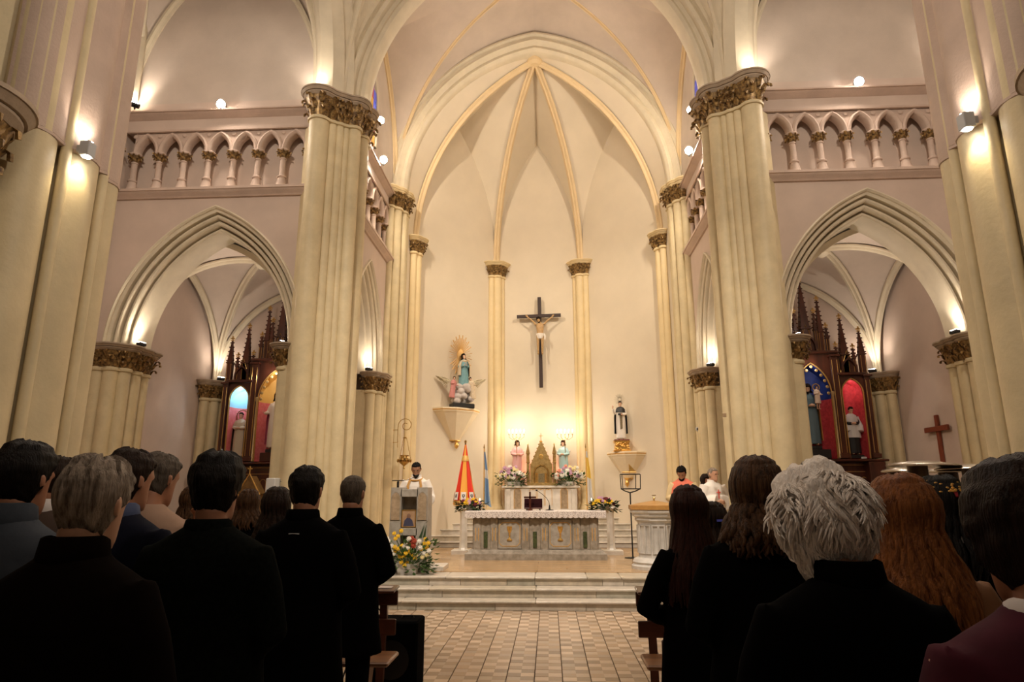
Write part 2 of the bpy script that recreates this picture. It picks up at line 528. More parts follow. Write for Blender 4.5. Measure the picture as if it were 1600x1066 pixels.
# steps up to the high altar
APW = [(-3.24, 15.95), (-1.22, 17.9), (1.22, 17.9), (3.24, 15.95)]
mb = MB(); mb.box((0, 17.1, PLZ + .03), (1.2, .8, .05))
asteps = struct(mb.obj('floor_altar_steps', MARB, smooth=0))
for k in range(5):
    yf = 16.2 + .25 * k; z0 = PLZ + .131 * k
    hw = 3.0 if k < 3 else (2.62 - .18 * (k - 3))
    for a, b in ((-hw, -hw * .33), (-hw * .33, hw * .40), (hw * .40, hw)):
        mb = MB(); mb.cbox(((a + b) / 2, (yf + 17.95) / 2, z0 + .05), (b - a - .006, 17.95 - yf, .10), .003); mb.obj('riser_slab', SM[rng.choice((0, 1, 3))], asteps, smooth=0)
        mb = MB(); mb.cbox(((a + b) / 2, (yf - .03 + 17.95) / 2, z0 + .115), (b - a - .004, 17.95 - yf + .03, .032), .009); mb.obj('tread_slab', SM[1], asteps)
HAZ = PLZ + .131 * 5

# ================================================================== WALLS WITH ARCH, BLIND ARCADE, CORNICES
ZL0, ZL1, ZU0, ZU1 = 7.06, 7.24, 8.76, 8.87
CORN_LOW = [(.0, 7.06), (.04, 7.07), (.06, 7.11), (.11, 7.14), (.13, 7.18), (.15, 7.185), (.15, 7.235), (.0, 7.24)]
CORN_UP = [(.0, 8.74), (.02, 8.75), (.04, 8.775), (.09, 8.80), (.12, 8.835), (.15, 8.84), (.15, 8.87), (.0, 8.875)]
def cornice(mb, pl, u0, u1, prof, d=0.0):
    mb.loft([[pl.P(u, z, d - o) for o, z in prof] for u in (u0, u1)])
MOULDING = [(.38, .0), (.38, -.05), (.355, -.06), (.335, -.03), (.335, .0), (.28, .02), (.275, .12), (.25, .13), (.245, .07), (.225, .045), (.20, .05), (.185, .075), (.18, .19), (.155, .20), (.15, .14), (.13, .115), (.105, .125), (.09, .15), (.088, .30), (.065, .31), (.06, .25), (.04, .225), (.015, .235), (.0, .26), (.0, .60), (.02, .66), (.0, .80)]
COLONNETTE = None
def arcade_wall(side_name, pl, u0, u1, a, rise, z0, cols, sp, zt, wallm, label, ztop_fn=None, mold=MOULD, leafm=None):
    """wall with pointed opening (centre u=0), string course, blind arcade in a recess, cornice"""
    global COLONNETTE
    w_ = MB()
    arch_wall(w_, pl, u0, u1, 0, ZL1, a, rise, z0, .0 + .36)
    # behind the arcade
    P = pl.P
    w_.add([P(u0, ZL1, .30), P(u1, ZL1, .30), P(u1, 8.53, .30), P(u0, 8.53, .30)], [(0, 1, 2, 3)])
    w_.add([P(u0, ZL1, 0), P(u1, ZL1, 0), P(u1, ZL1, .3), P(u0, ZL1, .3)], [(0, 1, 2, 3)])
    w_.add([P(u0, 8.53, .0), P(u1, 8.53, 0), P(u1, 8.53, .3), P(u0, 8.53, .3)], [(0, 1, 2, 3)])
    w_.add([P(u0, 8.53, 0), P(u1, 8.53, 0), P(u1, 9.1, 0), P(u0, 9.1, 0)], [(0, 1, 2, 3)])
    # inner face of the wall (chapel side)
    arch_wall(w_, pl, u0, u1, 0, 7.0, a, rise, z0, 0.0, .80)
    wo = struct(w_.obj('wall_' + side_name, wallm))
    m2 = MB(); arch_sweep(m2, pl, a, rise, z0, MOULDING); m2.obj('arch_moulding', mold, wo, 28)
    c_ = MB(); cornice(c_, pl, u0, u1, CORN_LOW); c_.obj('string_course', PINK, wo)
    c_ = MB(); cornice(c_, pl, u0, u1, CORN_UP)
    c_.obj('cornice', PINK, wo)
    c_ = MB(); cornice(c_, pl, u0, u1, [(0, 8.47), (.03, 8.48), (.03, 8.52), (0, 8.53)]); c_.obj('fillet', PINK, wo)
    # arcade plate: little pointed arches
    ar = empty('blind_arcade', label, 'arcade', pl.P(0, ZL1, 0))
    wz = pl.P(0, ZL1, 0)
    def put(mb, name, m, par=ar, sm=35):
        o = mb.obj(name, m, par, sm)
        o.location = -wz
        return o
    ah, ar_ = sp * .5 - .075, .31
    for i in range(len(cols) - 1):
        uc = (cols[i] + cols[i + 1]) / 2
        lp = Plane(pl.P(uc, 0, 0), pl.U, pl.D)
        mb = MB()
        for d in (.03, .17):
            arch_wall(mb, lp, -sp / 2, sp / 2, 8.07, 8.49, ah, ar_, 8.07, .0, d)
        arch_sweep(mb, lp, ah, ar_, 8.07, [(.085, .03), (.08, .0), (.05, -.015), (.02, .0), (.0, .03), (.0, .17)], n=10)
        # trefoil nick in the spandrel
        put(mb, 'arcade_arch', PINK)
        mb = MB()
        mb.lathe([(.001, -.012), (.035, -.01), (.045, .0), (.03, .012)], (0, 0, 0), 8)
        for k2 in range(len(mb.v)):
            v = V3(mb.v[k2]); mb.v[k2] = tuple(lp.P(sp / 2 + v.x, 8.41 + v.y, .02 - v.z))
        put(mb, 'spandrel_boss', PINK)
    if COLONNETTE is None:
        mb = MB(); mb.lathe([(.125, 0), (.125, .04), (.11, .06), (.095, .12), (.075, .21), (.07, .235), (.085, .25), (.085, .275), (.064, .29), (.056, .31), (.054, .62), (.064, .63), (.064, .65), (.054, .66)], n=16)
        A = mb.obj('colonnette', PINK, ar)
        mb = MB(); lo = union_outline([(0, 0, .05)], (0, 0), n=24); hi = union_outline([(0, 0, .10)], (0, 0), n=24)
        mb.lathe([(.052, .655), (.06, .71), (.095, .78)], n=12)
        foliage(mb, lo, hi, .66, .79, .055, 3, 2)
        B = mb.obj('leaf_capital', FOLI, A, 50)
        mb = MB(); mb.lathe([(.105, .785), (.12, .80), (.12, .825), (.11, .835)], n=12)
        Cc = mb.obj('abacus', PINK, A)
        COLONNETTE = A
        A.location = pl.P(cols[0], ZL1, .10) - wz
        first = True
    else: first = False
    for i, u in enumerate(cols):
        if i == 0 and first: continue
        o = copy_tree(COLONNETTE, ar); o.location = pl.P(u, ZL1, .10) - wz
    return wo

RISE = 2.27
for s, nm in ((-1, 'left'), (1, 'right')):
    # transept wall with chapel arch, faces the nave
    pl_ = Plane((s * 5.92, 11.0, 0), (s, 0, 0), (0, 1, 0))
    cols = [s_ - .12 for s_ in (-1.52, -1.03, -.54, -.05, .44, .93, 1.42, 1.91)]
    wt = arcade_wall('transept_' + nm, pl_, -1.87, 2.02, 1.45, RISE, 4.22, cols, .49, 9.1, WALL, 'blind arcade of small columns on the wall over the ' + nm + ' side chapel')
    # chancel side wall
    pc = Plane((s * 3.62, 13.25, 0), (0, 1, 0), (s, 0, 0))
    cols = [-1.46, -.97, -.48, .01, .50, .99, 1.48]
    wc = arcade_wall('chancel_' + nm, pc, -1.75, 1.75, .92, 1.9, 4.26, cols, .49, 9.1, WALL, 'blind arcade of small columns on the ' + nm + ' side wall of the chancel')
    # transept side wall with the same courses
    mb = MB(); ps = Plane((s * 7.92, 7.8, 0), (0, 1, 0), (s, 0, 0))
    P = ps.P
    mb.add([P(-3.4, 0), P(3.6, 0), P(3.6, 11.5), P(-3.4, 11.5)], [(0, 1, 2, 3)])
    sw = struct(mb.obj('wall_end_' + nm, WALL))
    for prof, nme in ((CORN_LOW, 'string_course'), (CORN_UP, 'cornice')):
        mb = MB(); cornice(mb, ps, -3.4, 3.2, prof); mb.obj(nme, PINK, sw)
    for i in range(4):
        lp = Plane(ps.P(2.95 - .49 * i - .245, 0, -.12), ps.U, ps.D)
        mb = MB(); arch_wall(mb, lp, -.245, .245, 8.07, 8.49, .16, .30, 8.07, 0, 0); arch_sweep(mb, lp, .16, .30, 8.07, [(.085, .0), (.08, -.03), (.02, -.03), (0, 0), (0, .12)], n=8)
        mb.obj('arcade_arch', PINK, sw)
        c2 = copy_tree(COLONNETTE, sw); c2.location = ps.P(2.95 - .49 * i, ZL1, -.08)
    # chapel: side and back walls
    mb = MB()
    a4, r4 = 1.75, 2.5
    ps2 = Plane((s * 7.92, 13.35, 0), (0, 1, 0), (s, 0, 0))
    mb.add([ps2.P(-2.4, 0), ps2.P(2.0, 0), ps2.P(2.0, 7.2), ps2.P(-2.4, 7.2)], [(0, 1, 2, 3)])
    pb = Plane((s * 5.85, 15.25, 0), (s, 0, 0), (0, 1, 0))
    mb.add([pb.P(-2.2, 0), pb.P(2.2, 0), pb.P(2.2, 7.2), pb.P(-2.2, 7.2)], [(0, 1, 2, 3)])
    struct(mb.obj('wall_chapel_' + nm, WALL))

# ---------- apse walls
def panel(mb, A, B, zs, rise, zb, thick=0.0, n=16):
    """wall between plan points A, B up to a pointed wall arch springing at zs"""
    A = V3((*A, 0)); B = V3((*B, 0)); h = (B - A).length / 2
    mid = (A + B) / 2; U = (B - A).normalized()
    pts = arch_pts(h, rise, 0, n)
    vs = []
    for u, z in pts: vs += [mid + U * u + V3((0, 0, zb)), mid + U * u + V3((0, 0, zs + z))]
    mb.add(vs, [(2 * i, 2 * i + 2, 2 * i + 3, 2 * i + 1) for i in range(len(pts) - 1)])
    return [mid + U * u + V3((0, 0, zs + z)) for u, z in pts]
ZS = 8.12
KEY = V3((0, 15.42, 13.05))
ap = [(-3.30, 15.2)] + [(-3.24, 15.95), (-1.22, 17.9), (1.22, 17.9), (3.24, 15.95)] + [(3.30, 15.2)]
walls = MB(); web = MB(); formerets = []
rib_curves = {}
def rib_curve(S, K, n=24):
    """circular profile: vertical tangent at springing S, ends at K"""
    S = V3(S); K = V3(K); hz = V3((K.x - S.x, K.y - S.y, 0)); L = hz.length; hz.normalize(); Hh = K.z - S.z
    if Hh < L: # flatter than quarter circle: ellipse
        return [S + hz * (L * (1 - cos(pi / 2 * i / n))) + V3((0, 0, Hh * sin(pi / 2 * i / n))) for i in range(n + 1)]
    R = (L * L + Hh * Hh) / (2 * L); top = math.asin(Hh / R)
    return [S + hz * (R * (1 - cos(top * i / n))) + V3((0, 0, R * sin(top * i / n))) for i in range(n + 1)]
def ruled(mb, c1, c2, m=6, sag=0.0):
    n_ = len(c1)
    mb.add([lerp(c1[i], c2[i], j / m) + V3((0, 0, sag * 4 * (j / m) * (1 - j / m) * (i / (n_ - 1)))) for i in range(n_) for j in range(m + 1)],
           [(i * (m + 1) + j, (i + 1) * (m + 1) + j, (i + 1) * (m + 1) + j + 1, i * (m + 1) + j + 1) for i in range(n_ - 1) for j in range(m)])
for i in range(5):
    A, B = ap[i], ap[i + 1]
    short = i in (0, 4)
    rise = 3.8 if not short else 1.6
    c1 = rib_curve((*A, ZS), KEY); c2 = rib_curve((*B, ZS), KEY)
    if short:
        ac = [V3((u, 15.2, 9.08 + z)) for u, z in arch_pts(3.30, 3.97, 0, 24)]
        if i == 0: c1 = ac[:25]
        else: c2 = list(reversed(ac[24:]))
        walls.add([(*A, 0), (*B, 0), tuple(c2[0]), tuple(c1[0])], [(0, 1, 2, 3)])
        ruled(web, c1, c2, 6, 0)
    else:
        top = panel(walls, A, B, ZS, rise, 0, n=24)
        ruled(web, top[:25], c1, 6, .12); ruled(web, list(reversed(top[24:])), c2, 6, .12)
    if i > 0: rib_curves[i] = rib_curve((*A, ZS), KEY)
apse = struct(walls.obj('wall_apse', APSEW, smooth=20))
ceil = struct(web.obj('ceiling_apse', APSEW, smooth=60))
RIBP = [(-.11, 0), (-.11, .04), (-.085, .06), (-.055, .07), (-.045, .12), (-.02, .15), (.02, .15), (.045, .12), (.055, .07), (.085, .06), (.11, .04), (.11, 0)]
def rib_side(path):
    h = path[-1] - path[0]; h.z = 0; h.normalize(); return V3((h.y, -h.x, 0))
def rib(path, parent, sc=1.0, m=RIBM, name='vault_rib', prof=RIBP):
    mb = MB(); mb.sweep(path, [(a * sc, b * sc) for a, b in prof], rib_side(path)); 
    # tangent x side must point into the room (down/inwards)
    return mb.obj(name, m, parent)
for i, c in rib_curves.items(): rib(c, ceil, .85)
mb = MB(); mb.lathe([(.12, -.18), (.2, -.12), (.22, 0), (.2, .1)], KEY, 16); mb.obj('keystone', RIBM, ceil)
# bay arches across the chancel
def cross_arch(name, Y, a, rise, z0, prof, m, zbase=None, nm='arch_moulding'):
    pl_ = Plane((0, Y, 0), (1, 0, 0), (0, 1, 0))
    mb = MB(); arch_sweep(mb, pl_, a, rise, z0, prof, n=32, zbase=zbase)
    return struct(mb.obj(name, m))
APSE_ARCH = [(.52, -.02), (.50, -.10), (.44, -.12), (.40, -.06), (.34, -.04), (.30, -.12), (.24, -.14), (.20, -.06), (.16, .0), (.12, -.03), (.06, -.05), (.02, .02), (.0, .06), (.0, .42), (.04, .48), (.12, .5), (.3, .55)]
cross_arch('trim_1', 15.02, 3.28, 3.95, 9.08, APSE_ARCH, MOULD)
CROSS_ARCH = [(.62, -.30), (.60, -.38), (.52, -.42), (.44, -.36), (.40, -.28), (.34, -.26), (.32, -.20), (.26, -.24), (.20, -.20), (.18, -.10), (.12, -.06), (.06, -.10), (.0, -.06), (-.02, .0), (-.02, .30), (.02, .36), (.08, .34), (.14, .40), (.20, .42), (.30, .6)]
cross_arch('trim_2', 11.25, 3.30, 3.97, 9.0, CROSS_ARCH, MOULD)
cross_arch('trim_3', 4.55, 3.30, 3.97, 9.0, CROSS_ARCH, MOULD)
# wall above the apse arch and above the crossing arches
mb = MB(); pl_ = Plane((0, 15.15, 0), (1, 0, 0), (0, 1, 0)); arch_wall(mb, pl_, -3.7, 3.7, 9.0, 13.9, 3.28, 3.95, 9.08, .3)
struct(mb.obj('wall_apse_arch', APSEW))
# narrow wall strips between pier and apse
mb = MB()
for s in (-1, 1):
    mb.add([(s * 3.62, 14.9, 0), (s * 3.35, 15.2, 0), (s * 3.35, 15.2, 9.3), (s * 3.62, 14.9, 9.3)], [(0, 1, 2, 3)])
struct(mb.obj('wall_apse_return', APSEW))

# ---------- vaults
def quad_vault(name, x0, x1, y0, y1, zs, zc, rx, ry, m, ribm=RIBM, ribsc=.8, parts_form=True, walls_up=(0, 0, 0, 0), wallm=None):
    """quadripartite rib vault; rx, ry rises of the wall arches along x and y"""
    cor = [V3((x0, y0, zs)), V3((x1, y0, zs)), V3((x1, y1, zs)), V3((x0, y1, zs))]
    K = V3(((x0 + x1) / 2, (y0 + y1) / 2, zc))
    N = 20
    diag = [rib_curve(c, K, N) for c in cor]
    mb = MB(); forms = []
    up_ = MB()
    for i in range(4):
        A, B = cor[i], cor[(i + 1) % 4]
        rise = rx if i % 2 == 0 else ry
        h = (B - A).length / 2; mid = (A + B) / 2; U = (B - A).normalized()
        pts = [mid + U * u + V3((0, 0, z)) for u, z in arch_pts(h, rise, 0, N)]
        forms.append(pts)
        ruled(mb, pts[:N + 1], diag[i], 8, .10); ruled(mb, list(reversed(pts[N:])), diag[(i + 1) % 4], 8, .10)
        if walls_up[i]:
            vs = []
            for p in pts: vs += [V3((p.x, p.y, walls_up[i])), p]
            up_.add(vs, [(2 * k, 2 * k + 2, 2 * k + 3, 2 * k + 1) for k in range(len(pts) - 1)])
    c = struct(mb.obj(name, m, smooth=60))
    if up_.v: up_.obj('lunette_wall', wallm or m, c)
    for d in diag: rib(d, c, ribsc, ribm)
    if parts_form:
        for i, pts in enumerate(forms):
            mid = (cor[i] + cor[(i + 1) % 4]) / 2
            inward = (K - mid); inward.z = 0; inward.normalize()
            n_ = len(pts)
            mbb = MB()
            pr = [(0, 0), (.10, 0), (.10, .05), (.05, .07), (.03, .11), (0, .11)]
            half = n_ // 2
            for seg in (pts[:half + 1], list(reversed(pts[half:]))):
                rings = []
                for k, p in enumerate(seg):
                    t = (seg[min(k + 1, len(seg) - 1)] - seg[max(k - 1, 0)]).normalized()
                    nn = t.cross(inward)
                    cen = V3((mid.x, mid.y, zs)) - p
                    if nn.dot(cen) < 0: nn = -nn
                    rings.append([p + inward * a + nn * b for a, b in pr])
                mbb.loft(rings)
            mbb.obj('wall_rib', ribm, c)
    mb = MB(); mb.lathe([(.05, -.22), (.14, -.16), (.17, -.06), (.14, .05)], K, 12); mb.obj('keystone', ribm, c)
    return c
_cl = cluster
def cluster(*a, **k):
    return struct(_cl(*a, **k))
quad_vault('ceiling_chancel', -3.62, 3.62, 11.35, 15.12, 9.1, 13.75, 4.5, 3.1, UPPER, RIBM, .45, walls_up=(0, 9.1, 0, 9.1))
quad_vault('ceiling_crossing', -3.75, 3.75, 4.5, 11.05, 9.1, 14.0, 4.0, 3.7, UPPER, MOULD, 1.3, parts_form=False)
for s, nm in ((-1, 'left'), (1, 'right')):
    xa, xb = sorted((s * 4.05, s * 7.92))
    quad_vault('ceiling_transept_' + nm, xa, xb, 4.5, 11.0, 9.1, 13.6, 3.6, 4.0, UPPER, MOULD, 1.0, walls_up=(0, 0, 9.1, 0) if True else None, wallm=UPPER)
    # chapel vault
    xa, xb = sorted((s * 4.42, s * 7.80))
    quad_vault('ceiling_chapel_' + nm, xa, xb, 11.8, 15.15, 4.22, 6.75, 2.3, 2.3, UPPER, MOULD, .75)
    # transverse arch between crossing and transept (seen edge-on beside the pier)
    pl_ = Plane((s * 3.9, 7.8, 0), (0, 1, 0), (s, 0, 0))
    mb = MB(); arch_sweep(mb, pl_, 2.95, 3.9, 9.08, [(.4, -.35), (.38, -.42), (.30, -.44), (.24, -.38), (.20, -.28), (.14, -.30), (.08, -.26), (.04, -.16), (.0, -.12), (.0, .12), (.06, .2), (.12, .26), (.2, .28), (.26, .36), (.34, .38), (.4, .34)], n=28)
    struct(mb.obj('trim_%d' % (5 + (s > 0)), MOULD))
    # transept end wall above cornice is part of wall_end; corner shaft
    mb = MB(); mb.lathe([(.10, 9.1), (.10, 10.8), (.09, 11.6)], (s * 7.78, 10.86, 0), 16)
    struct(mb.obj('trim_%d' % (7 + (s > 0)), MOULD))
# nave beyond (behind the camera) : side walls and barrel over the congregation, for bounce
for s, nm in ((-1, 'left'), (1, 'right')):
    mb = MB(); mb.add([(s * 3.75, -5, 4.9), (s * 3.75, 3.6, 4.9), (s * 3.75, 3.6, 9.1), (s * 3.75, -5, 9.1)], [(0, 1, 2, 3)])
    mb.add([(s * 7.9, -5, 0), (s * 7.9, 4.5, 0), (s * 7.9, 4.5, 6.5), (s * 7.9, -5, 6.5)], [(0, 1, 2, 3)])
    struct(mb.obj('wall_nave_' + nm, UPPER, smooth=0))
mb = MB(); mb.grid(lambda a, b: V3((3.75 * cos(pi * a), lerp(-5, 4.5, b), 9.1 + 4.2 * sin(pi * a))), 16, 2); struct(mb.obj('ceiling_nave', UPPER, smooth=60))

# ---------- clustered columns
def mir(cs, s): return [(-s * x if False else s * abs(x) * (1 if True else 1), y, r) for x, y, r in cs]
MAIN = [(3.95, 10.68, .185), (3.735, 10.78, .085), (3.62, 10.86, .085), (3.52, 10.93, .075), (3.39, 11.02, .125), (3.33, 11.34, .12), (3.40, 11.62, .12)]
MCORE = [(4.36, 11.3), (4.34, 11.0), (4.05, 10.74), (3.8, 10.74), (3.55, 10.98), (3.40, 11.1), (3.34, 11.5), (3.45, 11.75), (3.66, 11.75), (3.9, 11.3)]
NEAR = [(3.20, 4.42, .13), (3.17, 4.05, .19), (3.19, 3.70, .17), (3.055, 4.262, .035), (3.04, 3.865, .035), (3.42, 4.62, .13), (3.60, 4.8, .12), (3.9, 4.95, .18)]
NCORE = [(3.3, 3.6), (3.12, 3.9), (3.16, 4.5), (3.5, 4.85), (4.1, 4.95), (4.3, 4.6), (4.3, 3.6), (3.9, 3.3)]
for s, nm in ((-1, 'left'), (1, 'right')):
    f = lambda L: [(s * x, y, r) for x, y, r in L]
    g = lambda L: [(s * x, y) for x, y in L]
    cluster('cream clustered pier at the ' + nm + ' of the chancel opening, with gilded leaf capital', f(MAIN), (s * 3.85, 11.2), 0, 8.40, 8.96, g(MCORE), grow=.13, fol=.12, group=None, cname='crossing_pier', abac_m=ABAC)
    cluster('slim clustered pier carrying the apse arch on the ' + nm, [(s * 3.60, 14.78, .10), (s * 3.47, 14.95, .12), (s * 3.36, 15.16, .10), (s * 3.34, 15.34, .08)], (s * 3.55, 15.1), PLZ, 8.56, 9.08, [(s * 3.7, 14.7), (s * 3.5, 14.85), (s * 3.35, 15.2), (s * 3.36, 15.4), (s * 3.7, 15.4)], grow=.10, fol=.10, cname='apse_pier', abac_m=COLA)
    for (cx, cy, lab) in ((3.17, 15.88, 'outer'), (1.20, 17.82, 'inner')):
        cc = V3((s * cx, cy, 0)); inw = (V3((0, 15.5, 0)) - cc).normalized() if lab == 'outer' else (V3((0, 15.6, 0)) - cc).normalized()
        tn = V3((inw.y, -inw.x, 0))
        cs_ = [(cc + inw * .05, .115), (cc + tn * .16, .085), (cc - tn * .16, .085)]
        cluster('slender apse column nearest the %s side of the crucifix wall' % nm if lab == 'inner' else 'slender apse column beside the %s apse pier' % nm, [(p.x, p.y, r) for p, r in cs_], (cc.x, cc.y), HAZ if lab == 'inner' else PLZ, 7.70, 8.12, None, COLA, grow=.12, fol=.08, cname='apse_column', abac_m=COLA, step=4)
    # responds of the chapel arch, chapel corner, chancel arch
    cluster('respond of half-shafts at the outer jamb of the %s chapel arch' % nm, f([(7.74, 10.96, .13), (7.52, 10.98, .13), (7.38, 11.12, .12), (7.38, 11.42, .12), (7.38, 11.7, .1)]), (s * 7.62, 11.3), 0, 3.80, 4.24, g([(7.9, 11.0), (7.45, 11.0), (7.4, 11.75), (7.9, 11.75)]), grow=.13, fol=.11, cname='arch_respond')
    cluster('respond at the inner jamb of the %s chapel arch, beside the great pier' % nm, f([(4.50, 11.40, .12), (4.48, 11.65, .10), (4.46, 11.15, .10)]), (s * 4.3, 11.4), 0, 3.80, 4.24, g([(4.46, 11.05), (4.46, 11.75), (4.1, 11.75), (4.1, 11.05)]), grow=.12, fol=.10, cname='arch_respond')
    cluster('corner column at the back of the %s chapel' % nm, f([(7.78, 14.72, .10), (7.62, 14.86, .11), (7.47, 15.02, .11), (7.34, 15.14, .08)]), (s * 7.72, 15.08), PLZ, 3.80, 4.24, g([(7.9, 14.7), (7.7, 14.75), (7.35, 15.1), (7.35, 15.2), (7.9, 15.2)]), grow=.11, fol=.09, cname='chapel_column')
    cluster('respond at the far jamb of the %s chancel arch' % nm, f([(3.70, 14.12, .10), (3.60, 14.30, .11), (3.58, 14.52, .09)]), (s * 3.74, 14.35), PLZ, 3.84, 4.27, g([(3.7, 14.1), (3.62, 14.6), (4.3, 14.6), (4.3, 14.1)]), grow=.11, fol=.09, cname='arch_respond')
    cluster('great pier of round shafts on the near %s, rising out of the picture' % nm, f(NEAR), (s * 3.6, 4.3), 0, 8.40, 8.96, g(NCORE), grow=.14, fol=.12, cname='nave_pier', step=6)
    cluster('nave arcade half-column on the near %s with dark leaf capital' % nm, f([(3.32, 3.28, .2), (3.62, 3.22, .16)]), (s * 3.6, 3.4), 0, 3.40, 3.96, g([(3.4, 3.6), (3.4, 3.2), (4.0, 3.2), (4.0, 3.6)]), grow=.16, fol=.10, step=3, cname='nave_half_column')
    # upper part of the near pier is painted in the pink of the moulding: collar line
    mb = MB(); cs2 = f(NEAR)
    mb.loft([[V3((x, y, z)) for x, y in union_outline(cs2, (s * 3.6, 4.3), gr)] for z, gr in ((3.93, .0), (3.935, .008), (3.955, .008), (3.96, .0))])
    mb.loft([[V3((x, y, z)) for x, y in union_outline(cs2, (s * 3.6, 4.3), .004)] for z in (3.96, 8.40)])
    struct(mb.obj('trim_%d' % (9 + (s > 0)), PINK))
# stained glass windows in the chancel side walls
for s, nm in ((-1, 'left'), (1, 'right')):
    pw = Plane((s * 3.60, 12.72, 0), (0, 1, 0), (s, 0, 0))
    fr = MB(); arch_sweep(fr, pw, .36, .7, 10.2, [(.12, .02), (.10, -.04), (.02, -.03), (0, .01), (0, .05)], n=12, zbase=9.25)
    wn_ = struct(fr.obj('window_%d' % (1 + (s > 0)), MOULD))
    cols_ = [(.02, .06, .55), (.20, .03, .35), (.5, .25, .03), (.02, .10, .7), (.35, .02, .06)]
    zz = 9.25
    for i in range(6):
        for j in range(3):
            a_, b_ = -.36 + j * .24, -.36 + (j + 1) * .24
            z1_ = zz + .2; k = cols_[(i * 2 + j) % 5]
            gm = mat('stained_glass_%s' % 'abcde'[(i * 2 + j) % 5], k, .15, trans=.3, emit=k, estr=.25)
            mb = MB(); c = pw.P((a_ + b_) / 2, zz + i * .26 + .13, .0)
            if i == 5 and j != 1: continue
            mb.box(c, (.02, .225, .245)); mb.obj('glass_pane', gm, wn_, smooth=0)
# ================================================================== LAMPS
def uplight(name, label, loc, aim, p, ang=110, box=(.16, .09, .06), dark=True, col=WARM2):
    r = empty(name, label, 'lamp', loc)
    d = (V3(aim) - V3(loc)).normalized()
    q = d.to_track_quat('Z', 'Y').to_matrix()
    mb = MB(); mb.cbox((0, 0, 0), box, .008, q); mb.obj('lamp_housing', IRON if dark else GREYBOX, r)
    mb = MB(); mb.box(d * (box[2] / 2 + .003), (box[0] * .8, box[1] * .8, .004), q); mb.obj('lamp_glass', LAMP, r, 0)
    mb = MB(); mb.cbox((0, 0, -.05), (.03, .02, .08), .004); mb.obj('bracket', IRON, r)
    L_ = light('SPOT', 'spot', (0, 0, 0), p, col, .03, None, ang, .9)
    L_.parent = r; L_.location = d * (box[2] / 2 + .02); L_.rotation_euler = d.to_track_quat('-Z', 'Y').to_euler()
    return r
def flood(label, loc, aim, group=None):
    r = empty('floodlight', label, 'floodlight', loc)
    d = (V3(aim) - V3(loc)).normalized(); q = d.to_track_quat('Z', 'Y').to_matrix()
    mb = MB(); mb.lathe([(.04, -.09), (.07, -.08), (.09, -.01), (.098, .02), (.09, .025)], (0, 0, 0), 18, R=q); mb.obj('lamp_housing', IRON, r)
    mb = MB(); mb.lathe([(.001, .026), (.08, .026), (.07, .04), (.001, .045)], (0, 0, 0), 18, R=q); mb.obj('lamp_glass', LAMPH, r)
    mb = MB(); mb.cbox((0, 0, -.09), (.04, .03, .09), .004); mb.obj('bracket', IRON, r)
    return r
LAMPH = mat('hot_lamp_face', (1, 1, 1), .4, emit=(1, .93, .84), estr=350)
for s, nm in ((-1, 'left'), (1, 'right')):
    flood('round floodlight on the cornice over the %s side chapel' % nm, (s * 6.0, 10.90, 8.98), (s * 4.5, 0, 4))
    flood('upper round floodlight by the window of the %s chancel wall' % nm, (s * 3.44, 12.95, 9.82), (s * 1.2, 6, 5))
    flood('lower round floodlight on the %s chancel cornice' % nm, (s * 3.40, 13.2, 8.98), (s * 1.0, 6, 5))
    light('SPOT', 'wall_wash', (s * 6.0, 10.84, 9.1), 40, WARM2, .05, (s * 6.0, 11.0, 7.5), 120, 1)
    uplight('uplight', 'small uplight on the capital of the great pier %s of the altar' % nm, (s * 4.1, 10.62, 9.02), (s * 4.08, 10.95, 10.2), 36)
    uplight('uplight', 'uplight washing the chancel arch from the %s great pier' % nm, (s * 3.30, 11.28, 9.02), (s * 3.34, 11.2, 10.2), 55)
    uplight('uplight', 'uplight in the cornice corner of the %s transept' % nm, (s * 7.66, 10.80, 8.96), (s * 7.8, 10.95, 10.2), 48)
    uplight('uplight', 'uplight on the outer capital of the %s chapel arch' % nm, (s * 7.22, 11.28, 4.32), (s * 7.35, 11.3, 5.4), 26)
    uplight('uplight', 'uplight on the corner column inside the %s chapel' % nm, (s * 7.50, 14.82, 4.30), (s * 7.60, 14.95, 5.4), 32, col=(1, .86, .72))
    uplight('uplight', 'uplight on the inner capital of the %s chapel arch' % nm, (s * 4.62, 11.35, 4.32), (s * 4.56, 11.38, 5.4), 14)
    uplight('uplight', 'uplight on the capital of the %s chancel side arch' % nm, (s * 3.74, 14.05, 4.34), (s * 3.85, 14.15, 5.4), 18)
    # up-down wall box on the near pier
    r = empty('wall_sconce', 'grey box sconce shining up and down the %s nave pier' % nm, 'wall lamp', (s * 2.935, 3.92, 3.95))
    mb = MB(); mb.cbox((0, 0, 0), (.07, .075, .105), .004); mb.obj('sconce_box', GREYBOX, r)
    mb = MB(); mb.box((s * .045, 0, 0), (.03, .05, .05)); mb.obj('wall_plate', GREYBOX, r, 0)
    for d in (-1, 1):
        mb = MB(); mb.lathe([(.001, 0), (.028, 0), (.028, .005), (.001, .005)], (0, 0, d * .0545 - .0025), 14); mb.obj('lamp_glass', LAMPS, r)
        L_ = light('SPOT', 'spot', (s * .022, 0, d * .066), 7, (1, .80, .50) if d < 0 else (1, .84, .68), .02, None, 110, .9)
        L_.parent = r; L_.rotation_euler = (0, radians(180) if d > 0 else 0, 0)
        # aim slightly at the shaft
        L_.rotation_euler = (V3((s * .10, .03, d * 1.0))).to_track_quat('-Z', 'Y').to_euler()
    # point lights without a lamp body, inside chapels and chancel
    light('POINT', 'chapel_point_light', (s * 6.2, 12.8, 5.7), 16, (1, .84, .70), .1)
    light('POINT', 'chancel_point_light', (s * .8, 13.0, 11.6), 25, WARM2, .2)
